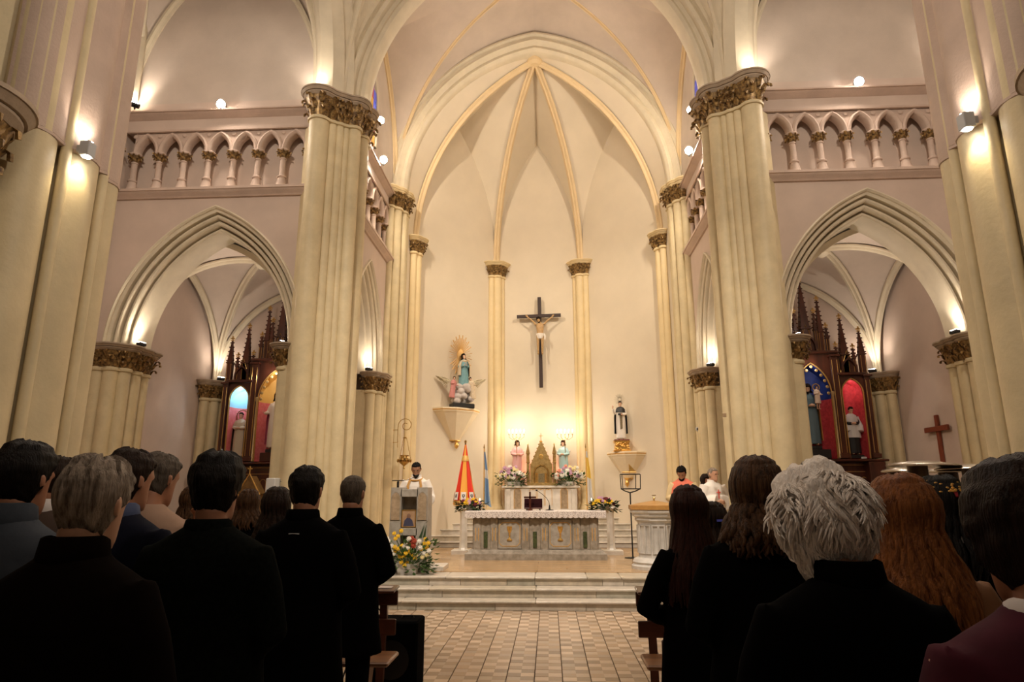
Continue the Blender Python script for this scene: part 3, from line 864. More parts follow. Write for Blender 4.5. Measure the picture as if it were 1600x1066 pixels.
    # CCTV, switch boxes
cctv = empty('security_camera', 'small white dome camera on the right chancel pier', 'camera', at(1090, 671, 14.6))
mb = MB(); mb.lathe([(.05, 0), (.055, .02), (.05, .05), (.001, .055)], (0, 0, 0), 14, R=Matrix.Rotation(radians(90), 3, 'X')); mb.obj('camera_body', PLASTW, cctv)
mb = MB(); mb.ell((0, -.055, 0), (.03, .02, .03)); mb.obj('lens_dome', IRON, cctv)
mb = MB(); mb.cbox((0, .05, 0), (.03, .12, .03), .004); mb.obj('bracket', PLASTW, cctv)

# ================================================================== HIGH ALTAR, ALTAR, LECTERN, FONT
HY = 17.25
ha = empty('high_altar', 'white marble high altar with tan inlaid arches below the crucifix', 'altar', (0, HY, HAZ))
top = 1.84 - HAZ
mb = MB(); mb.cbox((0, .25, (top - .06) / 2), (1.86, .46, top - .06), .006); mb.obj('altar_body', MARB, ha)
mb = MB(); mb.cbox((0, .24, top - .03), (2.02, .54, .06), .012); mb.obj('altar_top', MARB, ha)
def arch_plate(mb, cx, z0, w_, h, rise, y, t, n=8, half=False):
    pts = arch_pts(w_ / 2, rise, 0, n) if rise > 0 else [(-w_ / 2, 0), (w_ / 2, 0)]
    poly = [V3((cx - w_ / 2, y, z0)), V3((cx + w_ / 2, y, z0))] + [V3((cx - u, y, z0 + h + z)) for u, z in pts]
    mb.slab(poly, (0, t, 0))
def arch_frame(mb, cx, z0, w_, h, rise, y, t, b, n=10):
    pi_ = arch_pts(w_ / 2, rise, 0, n); po = arch_pts(w_ / 2, rise, b, n)
    A = [(-w_ / 2, -h)] + pi_ + [(w_ / 2, -h)]; B = [(-w_ / 2 - b, -h)] + po + [(w_ / 2 + b, -h)]
    vs = []
    for (u, z), (u2, z2) in zip(A, B):
        vs += [V3((cx + u, y, z0 + h + z)), V3((cx + u2, y, z0 + h + z2)), V3((cx + u2, y + t, z0 + h + z2)), V3((cx + u, y + t, z0 + h + z))]
    rings = [vs[i:i + 4] for i in range(0, len(vs), 4)]
    mb.loft(rings)
for sx in (-.60, .60):
    mb = MB(); arch_frame(mb, sx, .22, .17, .42, .09, .008, .02, .012); mb.obj('gilt_frame', GOLDP, ha)
    mb = MB(); arch_plate(mb, sx, .22, .17, .42, .09, .012, .02); mb.obj('inlay_panel', MARBT, ha)
for sx in (-.2, .0, .2):
    mb = MB(); arch_frame(mb, sx, .30, .16, .38, .001, .01, .02, .01, 2); mb.obj('gilt_frame', GOLDP, ha)
for sx in (-.84, .84):
    mb = MB(); mb.cbox((sx, .0, (top - .08) / 2), (.10, .05, top - .08), .006); mb.obj('pilaster', MARB, ha)
mb = MB(); mb.cbox((-.66, .33, top + .07), (.44, .26, .14), .006); mb.obj('gradine', MARB, ha)
mb = MB(); mb.cbox((.66, .33, top + .07), (.44, .26, .14), .006); mb.obj('gradine', MARB, ha)
# gilt tabernacle
GT = mat('tabernacle_gilt', (.52, .36, .14), .38, metal=.7, color2=(.34, .22, .075), vscale=16)
tb_ = empty('tabernacle', 'gilt gothic tabernacle with pointed gable and cross on the high altar', 'tabernacle', (.02, HY + .22, 1.845), sc=1.12)
W = .60
mb = MB(); mb.cbox((0, 0, .03), (W + .06, .34, .06), .006); mb.obj('plinth', GT, tb_)
mb = MB(); arch_wall(mb, Plane((0, -.13, 0), (1, 0, 0), (0, 1, 0)), -.26, .26, .06, .50, .15, .17, .28); mb.slab([(-.26, -.11, .06), (.26, -.11, .06), (.26, -.11, .5), (-.26, -.11, .5)], (0, .2, 0)); mb.obj('shrine_body', GT, tb_)
mb = MB(); arch_sweep(mb, Plane((0, -.13, 0), (1, 0, 0), (0, 1, 0)), .15, .17, .28, [(.04, 0), (.035, -.02), (.02, -.01), (.01, -.02), (0, 0), (0, .03)], 10, .06); mb.obj('arch_moulding', GT, tb_)
mb = MB(); mb.cbox((0, -.11, .17), (.14, .02, .22), .004); mb.obj('tabernacle_door', mat('door_gilt', (.75, .6, .33), .25, metal=.9), tb_)
for sx in (-.125, -.10, .10, .125):
    mb = MB(); mb.lathe([(.012, .06), (.008, .08), (.008, .26), (.013, .28)], (sx, -.13, 0), 8); mb.obj('colonnette', GOLD, tb_)
mb = MB(); mb.slab([(-.25, -.135, .47), (.25, -.135, .47), (.02, -.13, 1.0), (-.02, -.13, 1.0)], (0, .16, 0)); mb.obj('gable', GT, tb_)
mb = MB()
for sx in (-1, 1):
    for k in range(6):
        t = (k + .5) / 6; mb.ell((sx * lerp(.26, .03, t), -.06, lerp(.42, .98, t) + .02), (.022, .03, .018), 6, 4)
o = mb.obj('crocket', GT, tb_); o['kind'] = 'stuff'
mb = MB(); mb.lathe([(.05, -.006), (.055, 0), (.05, .006)], (0, -.145, .66), 16, R=Matrix.Rotation(radians(90), 3, 'X')); mb.obj('rosette', GOLD, tb_)
for sx in (-1, 1):
    mb = MB(); mb.cbox((sx * .31, -.03, .28), (.07, .12, .46), .006)
    mb.cbox((sx * .31, -.03, .53), (.09, .14, .03), .004); mb.lathe([(.04, .54), (.036, .72), (.05, .73), (.05, .745), (.012, .93), (.02, .95), (.008, .98)], (sx * .31, -.03, 0), 8); mb.obj('pinnacle', GT, tb_)
mb = MB(); mb.lathe([(.03, 1.0), (.04, 1.02), (.012, 1.04)], (0, -.05, 0), 8); mb.box((0, -.05, 1.12), (.014, .012, .18)); mb.box((0, -.05, 1.15), (.10, .012, .014)); mb.obj('cross_finial', GOLD, tb_)
# angels' candelabra handled with the statues (p4)

# main altar
AY = 13.05
al = empty('altar', 'grey marble altar with gilt chalice panels and white lace cloth', 'altar', (-.06, AY, PLZ))
AH = 1.30 - PLZ
mb = MB(); mb.loft([[V3((sx * a, yy, z)) for sx, yy in ((-1, -.0 - b), (1, -.0 - b), (1, .75), (-1, .75))] for a, b, z in ((1.36, .02, 0), (1.36, .02, .12), (1.27, -.04, .19), (1.25, -.05, .2))]); mb.obj('plinth', MARBA, al)
mb = MB(); mb.cbox((0, .40, .2 + (AH - .24) / 2), (2.44, .62, AH - .24), .006); mb.obj('altar_body', MARBA, al)
mb = MB(); mb.cbox((0, .38, AH - .03), (2.60, .80, .06), .01); mb.obj('altar_top', MARBA, al)
for i, cx in enumerate((-1.13, -.75, -.01, .72, 1.10)):
    pass
def pil(cx):
    o = MB(); o.cbox((cx, .085, .49), (.14, .05, .62), .006); po = o.obj('pilaster', MARBA, al)
    for dx in (-.028, .028):
        g = MB(); g.cbox((cx + dx, .057, .48), (.013, .008, .24), .002); g.obj('gilt_flute', GOLDP, po)
for cx in (-1.13, -.80, -.19, .17, .79, 1.12): pil(cx)
for cx in (-.965, -.01, .955):
    g = MB(); g.cbox((cx, .085, .38), (.075, .03, .30), .004); g.obj('green_inlay', GREENM, al)
for cx in (-.50, .48):
    g = MB(); g.cbox((cx, .08, .48), (.44, .03, .54), .006); g.obj('panel', MARB2, al)
    w2, h2, c = .20, .22, .06
    oct_ = [(-w2 + c, -h2), (w2 - c, -h2), (w2, -h2 + c), (w2, h2 - c), (w2 - c, h2), (-w2 + c, h2), (-w2, h2 - c), (-w2, -h2 + c)]
    g = MB()
    for k in range(8):
        a, b = oct_[k], oct_[(k + 1) % 8]
        g.tube([(cx + a[0], .062, .48 + a[1]), (cx + b[0], .062, .48 + b[1])], .006, 5)
    g.obj('gilt_frame', GOLDP, al)
    g = MB(); g.lathe([(.05, -.14), (.052, -.12), (.018, -.09), (.012, -.05), (.02, -.03), (.012, -.01), (.03, .03), (.045, .07), (.05, .13), (.046, .13)], (cx, .06, .50), 16, sy=.35); g.obj('chalice_relief', GOLD, al)
    g = MB(); g.cbox((cx, .09, .85), (.2, .03, .07), .004)
# lace cloth
def lace():
    mb = MB(); n = 110; w2 = 1.36
    def f(a, b):
        x = lerp(-w2, w2, a)
        if b < .55: return V3((x, lerp(.80, -.045, b / .55), AH + .012))
        t = (b - .55) / .45
        dr = .115 + .022 * abs(sin(pi * a * 26)) ** .7
        return V3((x, -.052 - .008 * sin(a * 160) * t, AH + .012 - dr * t))
    mb.grid(f, 208, 10)
    for s in (-1, 1):
        mb.grid(lambda a, b: V3((s * (w2 + .006 * sin(a * 40)), lerp(-.05, .78, a), AH + .012 - (.12 + .02 * abs(sin(pi * a * 8))) * b)), 40, 3)
    return mb
def lace_mat():
    m = bpy.data.materials.new('lace'); m.use_nodes = True; nt = m.node_tree; b = nt.nodes['Principled BSDF']
    tc = nt.nodes.new('ShaderNodeTexCoord'); v = nt.nodes.new('ShaderNodeTexVoronoi'); v.inputs['Scale'].default_value = 45
    nt.links.new(tc.outputs['Object'], v.inputs[0])
    r = nt.nodes.new('ShaderNodeValToRGB'); r.color_ramp.elements[0].color = (.36, .31, .29, 1); r.color_ramp.elements[1].color = (.68, .62, .58, 1); r.color_ramp.elements[0].position = .25; r.color_ramp.elements[1].position = .5
    nt.links.new(v.outputs['Distance'], r.inputs[0]); nt.links.new(r.outputs[0], b.inputs['Base Color']); b.inputs['Roughness'].default_value = .9
    bp = nt.nodes.new('ShaderNodeBump'); bp.inputs['Strength'].default_value = .5; bp.inputs['Distance'].default_value = .01
    nt.links.new(v.outputs['Distance'], bp.inputs['Height']); nt.links.new(bp.outputs[0], b.inputs['Normal'])
    return m
lc = lace().obj('altar_cloth', lace_mat()); lc.location = (-.06, AY, PLZ)
tag(lc, 'white lace cloth with scalloped hem hanging over the front altar', 'altar cloth')
ATZ = 1.30 + .014
# things on the altar
bs = empty('book_stand', 'dark red missal stand on the altar, behind a small standing cross', 'book stand', (-.10, AY + .30, ATZ))
q = Matrix.Rotation(radians(-25), 3, 'X')
mb = MB(); mb.cbox((0, 0, .13), (.36, .03, .2), .006, Matrix.Rotation(radians(-25), 3, 'X')); mb.obj('book_rest', mat('dark_red_leather', (.018, .002, .003), .8, spec=.1), bs)
for sx in (-1, 1):
    mb = MB(); mb.tube([(sx * .13, -.06, .0), (sx * .13, .0, .06), (sx * .13, .06, 0)], .012, 6); mb.obj('leg', IRON, bs)
mb = MB(); mb.cbox((0, -.055, .04), (.36, .03, .02), .004, q); mb.obj('ledge', MAHO, bs)
cr = empty('altar_cross', 'small dark crucifix standing on the altar in front of the missal stand', 'cross', (-.16, AY + .14, ATZ))
mb = MB(); mb.cbox((0, 0, .015), (.10, .07, .03), .005); mb.obj('base', MAHO, cr)
mb = MB(); mb.box((0, 0, .19), (.036, .022, .33)); mb.box((0, 0, .25), (.24, .022, .036)); mb.obj('cross', MAHO, cr)
mc = empty('microphone', 'gooseneck microphone on a round base on the altar', 'microphone', (.22, AY + .30, ATZ))
mb = MB(); mb.lathe([(.08, 0), (.08, .012), (.02, .02), (.012, .10)], n=18); mb.obj('base', IRON, mc)
mb = MB(); mb.tube([(0, 0, .08), (-.01, -.0, .16), (-.06, -.03, .24), (-.15, -.06, .32), (-.24, -.08, .38)], .005, 6); mb.obj('gooseneck', IRON, mc)
mb = MB(); mb.ell((-.25, -.085, .385), (.02, .014, .014)); mb.obj('microphone_head', IRON, mc)
for s, nm in ((-1, 'left'), (1, 'right')):
    cn = empty('candle_holder', 'lit candle in a dark wooden holder at the %s end of the altar' % nm, 'candle', (-.06 + s * 1.12, AY + .42, ATZ))
    mb = MB(); mb.lathe([(.035, 0), (.035, .015), (.022, .03), (.022, .14), (.04, .15), (.04, .165)], n=14); mb.obj('holder', MAHO, cn)
    mb = MB(); mb.lathe([(.016, .165), (.016, .19)], n=10); mb.obj('candle', PLASTW, cn)
    mb = MB(); mb.lathe([(.001, .19), (.008, .20), (.006, .215), (.001, .235)], n=8); mb.obj('flame', FLAME, cn)

# lectern (ambo)
le = empty('lectern', 'grey marble lectern with an icon in its niche, left of the altar', 'lectern', (-2.13, 11.15, PLZ))
LH = 1.74 - PLZ
for s in (-1, 1):
    mb = MB(); mb.loft([[V3((s * x, y, z)) for x, y in ((.13, 0), (b, 0), (b, .42), (.13, .42))] for b, z in ((.36, 0), (.355, .12), (.325, .13), (.31, LH))]); pn = mb.obj('side_pillar', MARB2, le)
    mb = MB(); arch_plate(mb, s * .225, LH - .53, .14, .35, .10, -.012, .02); mb.obj('inlay_panel', MARBT, pn)
    mb = MB(); arch_frame(mb, s * .225, LH - .53, .14, .35, .10, -.014, .015, .012); mb.obj('pointed_frame', MARBA, pn)
mb = MB(); mb.cbox((0, .3, LH * .5), (.28, .2, LH - .1), .005); mb.obj('back_panel', MARBA, le)
for z, h in ((LH - .09, .13), (LH - .72, .12)):
    mb = MB(); mb.cbox((0, .12, z), (.30, .24, h), .006); mb.obj('shelf', MARB2, le)
mb = MB(); mb.cbox((0, .2, .06), (.76, .5, .12), .01); mb.obj('plinth', MARB2, le)
mb = MB(); mb.cbox((.42, .35, .04), (.34, .6, .08), .01); mb.obj('step_slab', MARB, le)
ic = empty('framed_icon', 'small gilt-framed icon standing in the niche of the lectern', 'picture', (-2.13, 11.17, 1.74 - .655))
for (c, d) in (((0, 0, .015), (.24, .02, .014)), ((0, 0, .285), (.24, .02, .014)), ((-.113, 0, .15), (.014, .02, .28)), ((.113, 0, .15), (.014, .02, .28))):
    mb = MB(); mb.cbox(c, d, .003); mb.obj('frame_side', GOLD, ic)
mb = MB(); mb.box((0, .004, .15), (.22, .01, .27)); mb.obj('painted_panel', mat('icon_ground', (.42, .28, .16), .4, color2=(.33, .19, .10), vscale=8), ic, 0)
ib = mat('icon_robe', (.05, .05, .09), .5); isk = mat('icon_skin', (.20, .11, .07), .5)
mb = MB(); mb.slab([(-.09, -.003, .02), (.09, -.003, .02), (.06, -.003, .12), (.02, -.003, .16), (-.03, -.003, .16), (-.07, -.003, .12)], (0, .004, 0)); mb.obj('painted_figure', ib, ic, 0)
mb = MB(); mb.ell((0, -.002, .19), (.032, .003, .042)); mb.obj('painted_head', isk, ic)
lm = empty('microphone', 'gooseneck microphone clipped to the left top of the lectern', 'microphone', (-2.34, 11.2, 1.74))
mb = MB(); mb.cbox((0, 0, .05), (.035, .03, .1), .004); mb.tube([(.0, 0, .09), (0, 0, .11)], .01, 6); mb.obj('clip', IRON, lm)
mb = MB(); mb.cbox((-.0, 0, .115), (.20, .03, .016), .003); mb.obj('crossbar', IRON, lm)
mb = MB(); mb.tube([(.08, 0, .115), (.16, 0, .125), (.23, -.01, .15), (.30, -.01, .185)], .005, 6); mb.obj('gooseneck', IRON, lm)
mb = MB(); mb.ell((.315, -.01, .195), (.022, .016, .016)); mb.obj('microphone_head', IRON, lm)

# baptismal font with wooden lid
fo = empty('baptismal_font', 'white marble octagonal font with a flat wooden lid', 'font', (2.03, 11.75, PLZ))
def octr(r, z, a0=pi / 8): return [V3((r * cos(a0 + pi / 4 * k), r * sin(a0 + pi / 4 * k), z)) for k in range(8)]
WM = mat('carved_white_marble', (.66, .63, .58), .4, color2=(.5, .48, .44), vscale=6)
mb = MB(); mb.lathe([(.43, 0), (.43, .06), (.40, .08), (.39, .09), (.41, .12), (.38, .17), (.33, .19)], n=32); mb.obj('base', WM, fo)
mb = MB(); mb.loft([octr(.32, .17), octr(.31, .24), octr(.305, .74), octr(.33, .78)]); mb.obj('stem', WM, fo)
for k in range(8):
    a = pi / 4 * k; q = Matrix.Rotation(a + pi / 2, 3, 'Z')
    for dx in (-.055, .055):
        mb = MB()
        for (c, d) in (((dx - .045, -.300, .49), (.012, .02, .44)), ((dx + .045, -.300, .49), (.012, .02, .44)), ((dx, -.300, .715), (.10, .02, .012)), ((dx, -.300, .265), (.10, .02, .012))):
            c2 = q @ V3(c); mb.box(c2, d, q)
        mb.obj('panel_frame', WM, fo, 0)
mb = MB(); mb.loft([octr(.33, .77), octr(.36, .80), octr(.35, .84), octr(.40, .87), octr(.40, .90), octr(.44, .93), octr(.44, .97)]); mb.obj('bowl_rim', WM, fo)
mb = MB(); mb.loft([octr(.46, .975), octr(.46, 1.045), octr(.05, 1.12)]); mb.obj('wooden_lid', mat('honey_wood', (.50, .27, .08), .3, color2=(.40, .20, .055), vscale=8), fo)
mb = MB(); mb.lathe([(.02, 1.11), (.01, 1.14), (.022, 1.16), (.01, 1.19)], n=10); mb.box((0, 0, 1.21), (.07, .012, .012)); mb.obj('lid_handle', BRASS, fo)

# stone stands for altar flowers
STANDS = {}
for s, nm, px in ((-1, 'left', 724), (1, 'right', 955)):
    X = at(px, 850, 14.4).x
    st = empty('flower_stand', 'slim pale marble stand on a square slab behind the %s end of the altar' % nm, 'stand', (X, 14.4, PLZ))
    mb = MB(); mb.cbox((0, 0, .05), (.46, .46, .10), .01); mb.obj('base_slab', MARB, st)
    mb = MB(); mb.loft([octr(.11, .10), octr(.085, .14), octr(.08, .85), octr(.13, .93)]); mb.obj('stem', MARB, st)
    mb = MB(); mb.cbox((0, 0, .95), (.34, .30, .05), .01); mb.obj('top_slab', MARB, st)
    STANDS[s] = (X, 14.4, PLZ + .975)

# ================================================================== CORBELS
CB = mat('corbel_stone', (.82, .70, .50), .7, var=.04)
def corbel(label, c, dirv, w_, h, dpt):
    """inverted half-pyramid bracket; c = top centre on wall, dirv = inward normal"""
    r = empty('corbel', label, 'corbel', c)
    n_ = V3(dirv).normalized(); t = V3((-n_.y, n_.x, 0))
    def ring(wd, dp, z): return [t * (-wd / 2) + V3((0, 0, z)), t * (-wd * .42) + n_ * dp * .62 + V3((0, 0, z)), t * (-wd * .2) + n_ * dp + V3((0, 0, z)), t * (wd * .2) + n_ * dp + V3((0, 0, z)), t * (wd * .42) + n_ * dp * .62 + V3((0, 0, z)), t * (wd / 2) + V3((0, 0, z))]
    mb = MB(); mb.loft([ring(.20 * w_, .22 * dpt, -h), ring(.86 * w_, .88 * dpt, -.16)]); mb.obj('bracket_body', CB, r, 20)
    mb = MB(); mb.loft([ring(.86 * w_, .88 * dpt, -.16), ring(.90 * w_, .92 * dpt, -.12), ring(.97 * w_, .97 * dpt, -.09), ring(w_, dpt, -.03), ring(w_, dpt, 0)]); mb.obj('top_moulding', CB, r, 20)
    mb = MB(); mb.loft([ring(.985 * w_, .985 * dpt, -.065), ring(.985 * w_ + .01, .985 * dpt + .01, -.05), ring(w_ + .008, dpt + .008, -.04)]); mb.obj('gilt_fillet', GOLDP, r, 20)
    mb = MB(); mb.loft([ring(.24 * w_, .26 * dpt, -h - .02), ring(.24 * w_, .26 * dpt, -h)]); mb.lathe([(.01, -h - .22), (.05, -h - .17), (.055, -h - .12), (.03, -h - .06), (.06, -h - .02)], n_ * .09, 12); mb.obj('gilt_boss', GOLD, r)
    return r
AW = V3((-3.24, 15.95, 0)); BW = V3((-1.22, 17.9, 0)); wd = (BW - AW).normalized(); nin = V3((wd.y, -wd.x, 0))


CRR = V3((2.24, 16.93, 2.66))
CRR = V3((3.24, 15.95, 0)) + V3((-wd.x, wd.y, 0)) * (V3((2.24, 16.93, 0)) - V3((3.24, 15.95, 0))).length; CRR.z = 2.66
CL2 = AW + wd * (V3((-2.2, 16.93, 0)) - AW).length; CL2.z = 3.79
corbel('tall cream corbel under the rayed Virgin statue', CL2, nin, 1.42, .80, .46)
corbel('cream corbel under the friar statue in black and white', CRR, V3((-nin.x, nin.y, 0)), 1.12, .64, .42)

# ================================================================== CRUCIFIX on the apse wall
cx_ = empty('crucifix', 'large dark wooden crucifix hanging on the apse wall', 'crucifix', (0.03, 17.78, 4.42))
DW = mat('dark_wood', (.035, .016, .009), .4)
mb = MB(); mb.cbox((0, 0, 1.36), (.10, .05, 2.60), .006, Matrix.Rotation(radians(-.6), 3, 'Y')); mb.obj('upright_beam', DW, cx_)
mb = MB(); mb.cbox((-.03, -.02, 2.10), (1.24, .05, .095), .006, Matrix.Rotation(radians(-1.3), 3, 'Y')); mb.obj('cross_beam', DW, cx_)

# ================================================================== RETABLES
RETG = mat('retable_gold_line', (.62, .38, .12), .35, metal=.7)
def spire(parent, x, y, z0, z1, w_, name='spire', shaft=.35):
    mb = MB(); h = z1 - z0; zs = z0 + h * shaft
    mb.cbox((x, y, (z0 + zs) / 2), (w_, w_, zs - z0), .006)
    for sx in (-1, 1): mb.cbox((x + sx * w_ * .5, y - w_ * .3, (z0 + zs) / 2 - .02), (w_ * .2, w_ * .2, zs - z0), .003)
    mb.cbox((x, y, zs), (w_ * 1.35, w_ * 1.35, .03), .004)
    mb.loft([[V3((x + a * w_ * .5, y + b * w_ * .5, zs + .015)) for a, b in ((-1, -1), (1, -1), (1, 1), (-1, 1))], [V3((x + a * .012, y + b * .012, z1 - .10)) for a, b in ((-1, -1), (1, -1), (1, 1), (-1, 1))]])
    o = mb.obj(name, MAHO, parent, 20)
    mb = MB(); n_ = max(3, int((z1 - zs) / .12))
    for k in range(n_):
        t = (k + .5) / n_
        for sx in (-1, 1): mb.ell((x + sx * (w_ * .5 * (1 - t) + .022), y - w_ * .3 * (1 - t), lerp(zs, z1 - .1, t)), (.030, .026, .018), 6, 4)
    c = mb.obj('crocket', MAHO, o); c['kind'] = 'stuff'
    mb = MB(); mb.tube([(x, y, z1 - .11), (x, y, z1)], .01, 6); mb.box((x, y, z1 - .05), (.10, .025, .028)); mb.box((x, y, z1 - .02), (.028, .025, .06)); mb.box((x, y - .0, z1 - .10), (.07, .06, .016)); mb.obj('finial', RETG, o)
    mb = MB()
    for sx in (-1, 1): mb.tube([(x + sx * w_ * .38, y - w_ * .52, z0 + .02), (x + sx * w_ * .38, y - w_ * .52, zs - .03)], .005, 4)
    mb.obj('gilt_line', RETG, o)
    return o
def niche(parent, x, z0, w_, h, rise, y, dpt, m_low, m_up, zsplit, frame=RETG):
    """recessed arched niche, open to -y"""
    mb = MB(); pts = arch_pts(w_ / 2, rise, 0, 12)
    A = [(-w_ / 2, 0)] + [(u, h + z) for u, z in pts] + [(w_ / 2, 0)]
    # split lower lining / upper lining at zsplit
    lo, hi = MB(), MB()
    # side walls and back: curved plan (apse-like)
    nu = 10
    def plan(t):
        a = pi * t; return (x - w_ / 2 * cos(a), y + dpt * sin(a))
    hs = min(zsplit, h)
    lo.grid(lambda a, b: V3((*plan(a), z0 + b * hs)), 12, 1)
    def up_(a, b):
        X, Y = plan(a); u = X - x
        zt_ = None
        # height of arch at |u|
        R = (w_ * w_ / 4 + rise * rise) / w_; c = R - w_ / 2
        zt_ = h + sqrt(max(0, R * R - (abs(u) + c) ** 2))
        return V3((X, Y, z0 + lerp(hs, zt_, b)))
    hi.grid(up_, 24, 6)
    hi.grid(lambda a, b: V3((lerp(x - w_ / 2, x + w_ / 2, a), y + dpt * b, z0 + h + sqrt(max(0, ((w_ * w_ / 4 + rise * rise) / w_) ** 2 - (abs(lerp(-w_ / 2, w_ / 2, a)) + (w_ * w_ / 4 + rise * rise) / w_ - w_ / 2) ** 2)))), 24, 1)
    lo.add([(x - w_ / 2, y, z0), (x + w_ / 2, y, z0), (x + w_ / 2, y + dpt, z0), (x - w_ / 2, y + dpt, z0)], [(0, 1, 2, 3)])
    lo.obj('niche_lining', m_low, parent); hi.obj('niche_vault', m_up, parent)
    mb = MB(); pth = [V3((x + u, y - .012, z0 + z)) for u, z in [(-w_ / 2, 0)] + [(u, h + z) for u, z in arch_pts(w_ / 2, rise, .02, 12)] + [(w_ / 2, 0)]]
    mb.tube(pth, .016, 6); mb.obj('niche_frame', frame, parent)
RED1 = mat('red_brocade', (.62, .06, .07), .7, color2=(.42, .03, .04), vscale=14)
PINK1 = mat('rose_brocade', (.80, .24, .24), .7, color2=(.72, .15, .15), vscale=12)
BLUE1 = mat('blue_vault', (.02, .05, .30), .6, color2=(.015, .035, .2), vscale=10)
SKY1 = mat('pale_blue_vault', (.30, .55, .66), .6)
YEL1 = mat('yellow_vault', (.80, .50, .13), .6)
def retable(s, nm, mats):
    cx0 = s * 6.08; Y = 14.62
    r = empty('retable', 'carved dark wood gothic retable with spires in the %s chapel' % nm, 'retable', (cx0, Y, PLZ))
    r.location = (0, 0, 0)
    # base and table
    mb = MB(); mb.cbox((cx0, Y + .18, (PLZ + 1.0) / 2), (2.5, .60, 1.0 - PLZ), .01); 
    mb.v = [(x, y, z + .2) for x, y, z in mb.v]; mb.obj('base', MAHO, r)
    mb = MB(); mb.cbox((cx0, Y - .12, 1.10), (2.3, .95, .08), .01); mb.obj('altar_table', MAHO, r)
    mb = MB(); mb.cbox((cx0, Y - .10, .75), (2.1, .8, .64), .01); mb.obj('table_body', MAHO, r)
    mb = MB(); mb.cbox((cx0, Y + .25, 1.70), (2.46, .5, 1.16), .01); mb.obj('predella', MAHO, r)
    for z in (2.22, 2.08, 1.66):
        mb = MB(); mb.tube([(cx0 - 1.2, Y - .006, z), (cx0 + 1.2, Y - .006, z)], .008, 5); mb.obj('gilt_line', RETG, r)
    for k in range(12):
        xx = cx0 - 1.05 + k * .19
        mb = MB(); arch_frame(mb, xx, 1.72, .13, .16, .08, Y - .02, .02, .01, 5); mb.obj('blind_arch', RETG if k % 2 else GOLDP, r)
    mb = MB(); mb.cbox((cx0, Y + .14, 2.31), (2.64, .74, .05), .012); mb.obj('shelf', MAHO, r)
    for sx in (-1, 1):
        mb = MB(); mb.cbox((cx0 + sx * 1.06, Y - .06, 1.95), (.34, .36, .66), .01); mb.obj('side_pedestal', MAHO, r)
    # back wall of wood between niches: piers
    NZ = 2.36
    mb = MB(); mb.cbox((cx0, Y + .48, 3.4), (2.46, .06, 2.2), .005); mb.obj('back_board', MAHO, r)
    for xx, w_ in ((-1.17, .12), (1.17, .12), (-.50, .16), (.50, .16)):
        top_ = 4.16 if abs(xx) > 1 else 4.62
        mb = MB(); mb.cbox((cx0 + xx, Y + .05, (NZ + top_) / 2), (w_, .18, top_ - NZ), .008); p_ = mb.obj('pilaster', MAHO, r)
        mb = MB()
        for dx in (-.35, .35): mb.tube([(cx0 + xx + dx * w_, Y - .045, NZ + .12), (cx0 + xx + dx * w_, Y - .045, top_ - .1)], .006, 5)
        mb.obj('gilt_line', RETG, p_)
        mb = MB(); mb.cbox((cx0 + xx, Y + .04, NZ + .05), (w_ + .05, .24, .10), .008); mb.cbox((cx0 + xx, Y + .04, top_), (w_ + .07, .26, .05), .008); mb.obj('pilaster_cap', MAHO, p_)
    for sx in (-1, 1):
        mb = MB(); mb.lathe([(.03, NZ), (.035, NZ + .03), (.02, NZ + .06), (.02, 3.70), (.035, 3.74), (.045, 3.80), (.02, 3.82)], (cx0 + sx * .40, Y - .02, 0), 12); mb.obj('gilt_colonnette', mat('dull_gold', (.55, .40, .20), .4, metal=.6), r)
    # niche front boards with arched opening
    for xx, w_, nw, h, rise, zt in ((-.84, .54, .42, 1.42, .30, 4.16), (.84, .54, .42, 1.42, .30, 4.16), (0, .88, .74, 1.42, .66, 4.66)):
        mb = MB(); lp = Plane((cx0 + xx, Y + .02, 0), (1, 0, 0), (0, 1, 0))
        arch_wall(mb, lp, -w_ / 2, w_ / 2, NZ, zt, nw / 2, rise, NZ + h); mb.obj('niche_board', MAHO, r)
        key = 'c' if xx == 0 else ('o' if xx * s > 0 else 'i')
        lo, hi, split = mats[key]
        niche(r, cx0 + xx, NZ, nw, h, rise, Y + .02, .40, lo, hi, split)
    # cusps in the big arch
    mb = MB()
    for u, z in arch_pts(.37, .66, -.05, 5)[0:]:
        mb.lathe([(.024, -.006), (.036, 0), (.024, .006)], (cx0 + u, Y + .0, NZ + 1.42 + z), 10, R=Matrix.Rotation(radians(90), 3, 'X'))
    o = mb.obj('cusp_tracery', mat('cusp_gilt', (.45, .30, .12), .45, metal=.5), r); o['kind'] = 'stuff'
    for xx, w_, zc in ((0, 1.2, 4.70), (-.84, .62, 4.20), (.84, .62, 4.20)):
        mb = MB(); mb.cbox((cx0 + xx, Y + .1, zc), (w_, .34, .06), .01); mb.obj('cornice', MAHO, r)
    # gables
    for xx, hw, z0, z1 in ((0, .22, 4.74, 5.35), (-.84, .20, 4.22, 4.75), (.84, .20, 4.22, 4.75)):
        mb = MB(); arch_frame(mb, cx0 + xx, z0, hw * 1.4, .08, hw * 1.2, Y + .0, .05, .035, 6); mb.slab([(cx0 + xx - hw, Y + .06, z0), (cx0 + xx + hw, Y + .06, z0), (cx0 + xx, Y + .06, z1)], (0, .04, 0)); mb.obj('gable', MAHO, r)
        mb = MB(); mb.tube([(cx0 + xx - hw, Y + .05, z0), (cx0 + xx, Y + .05, z1), (cx0 + xx + hw, Y + .05, z0)], .009, 5); mb.obj('gilt_line', RETG, r)
    spire(r, cx0, Y + .16, 4.74, 6.52, .19, shaft=.30)
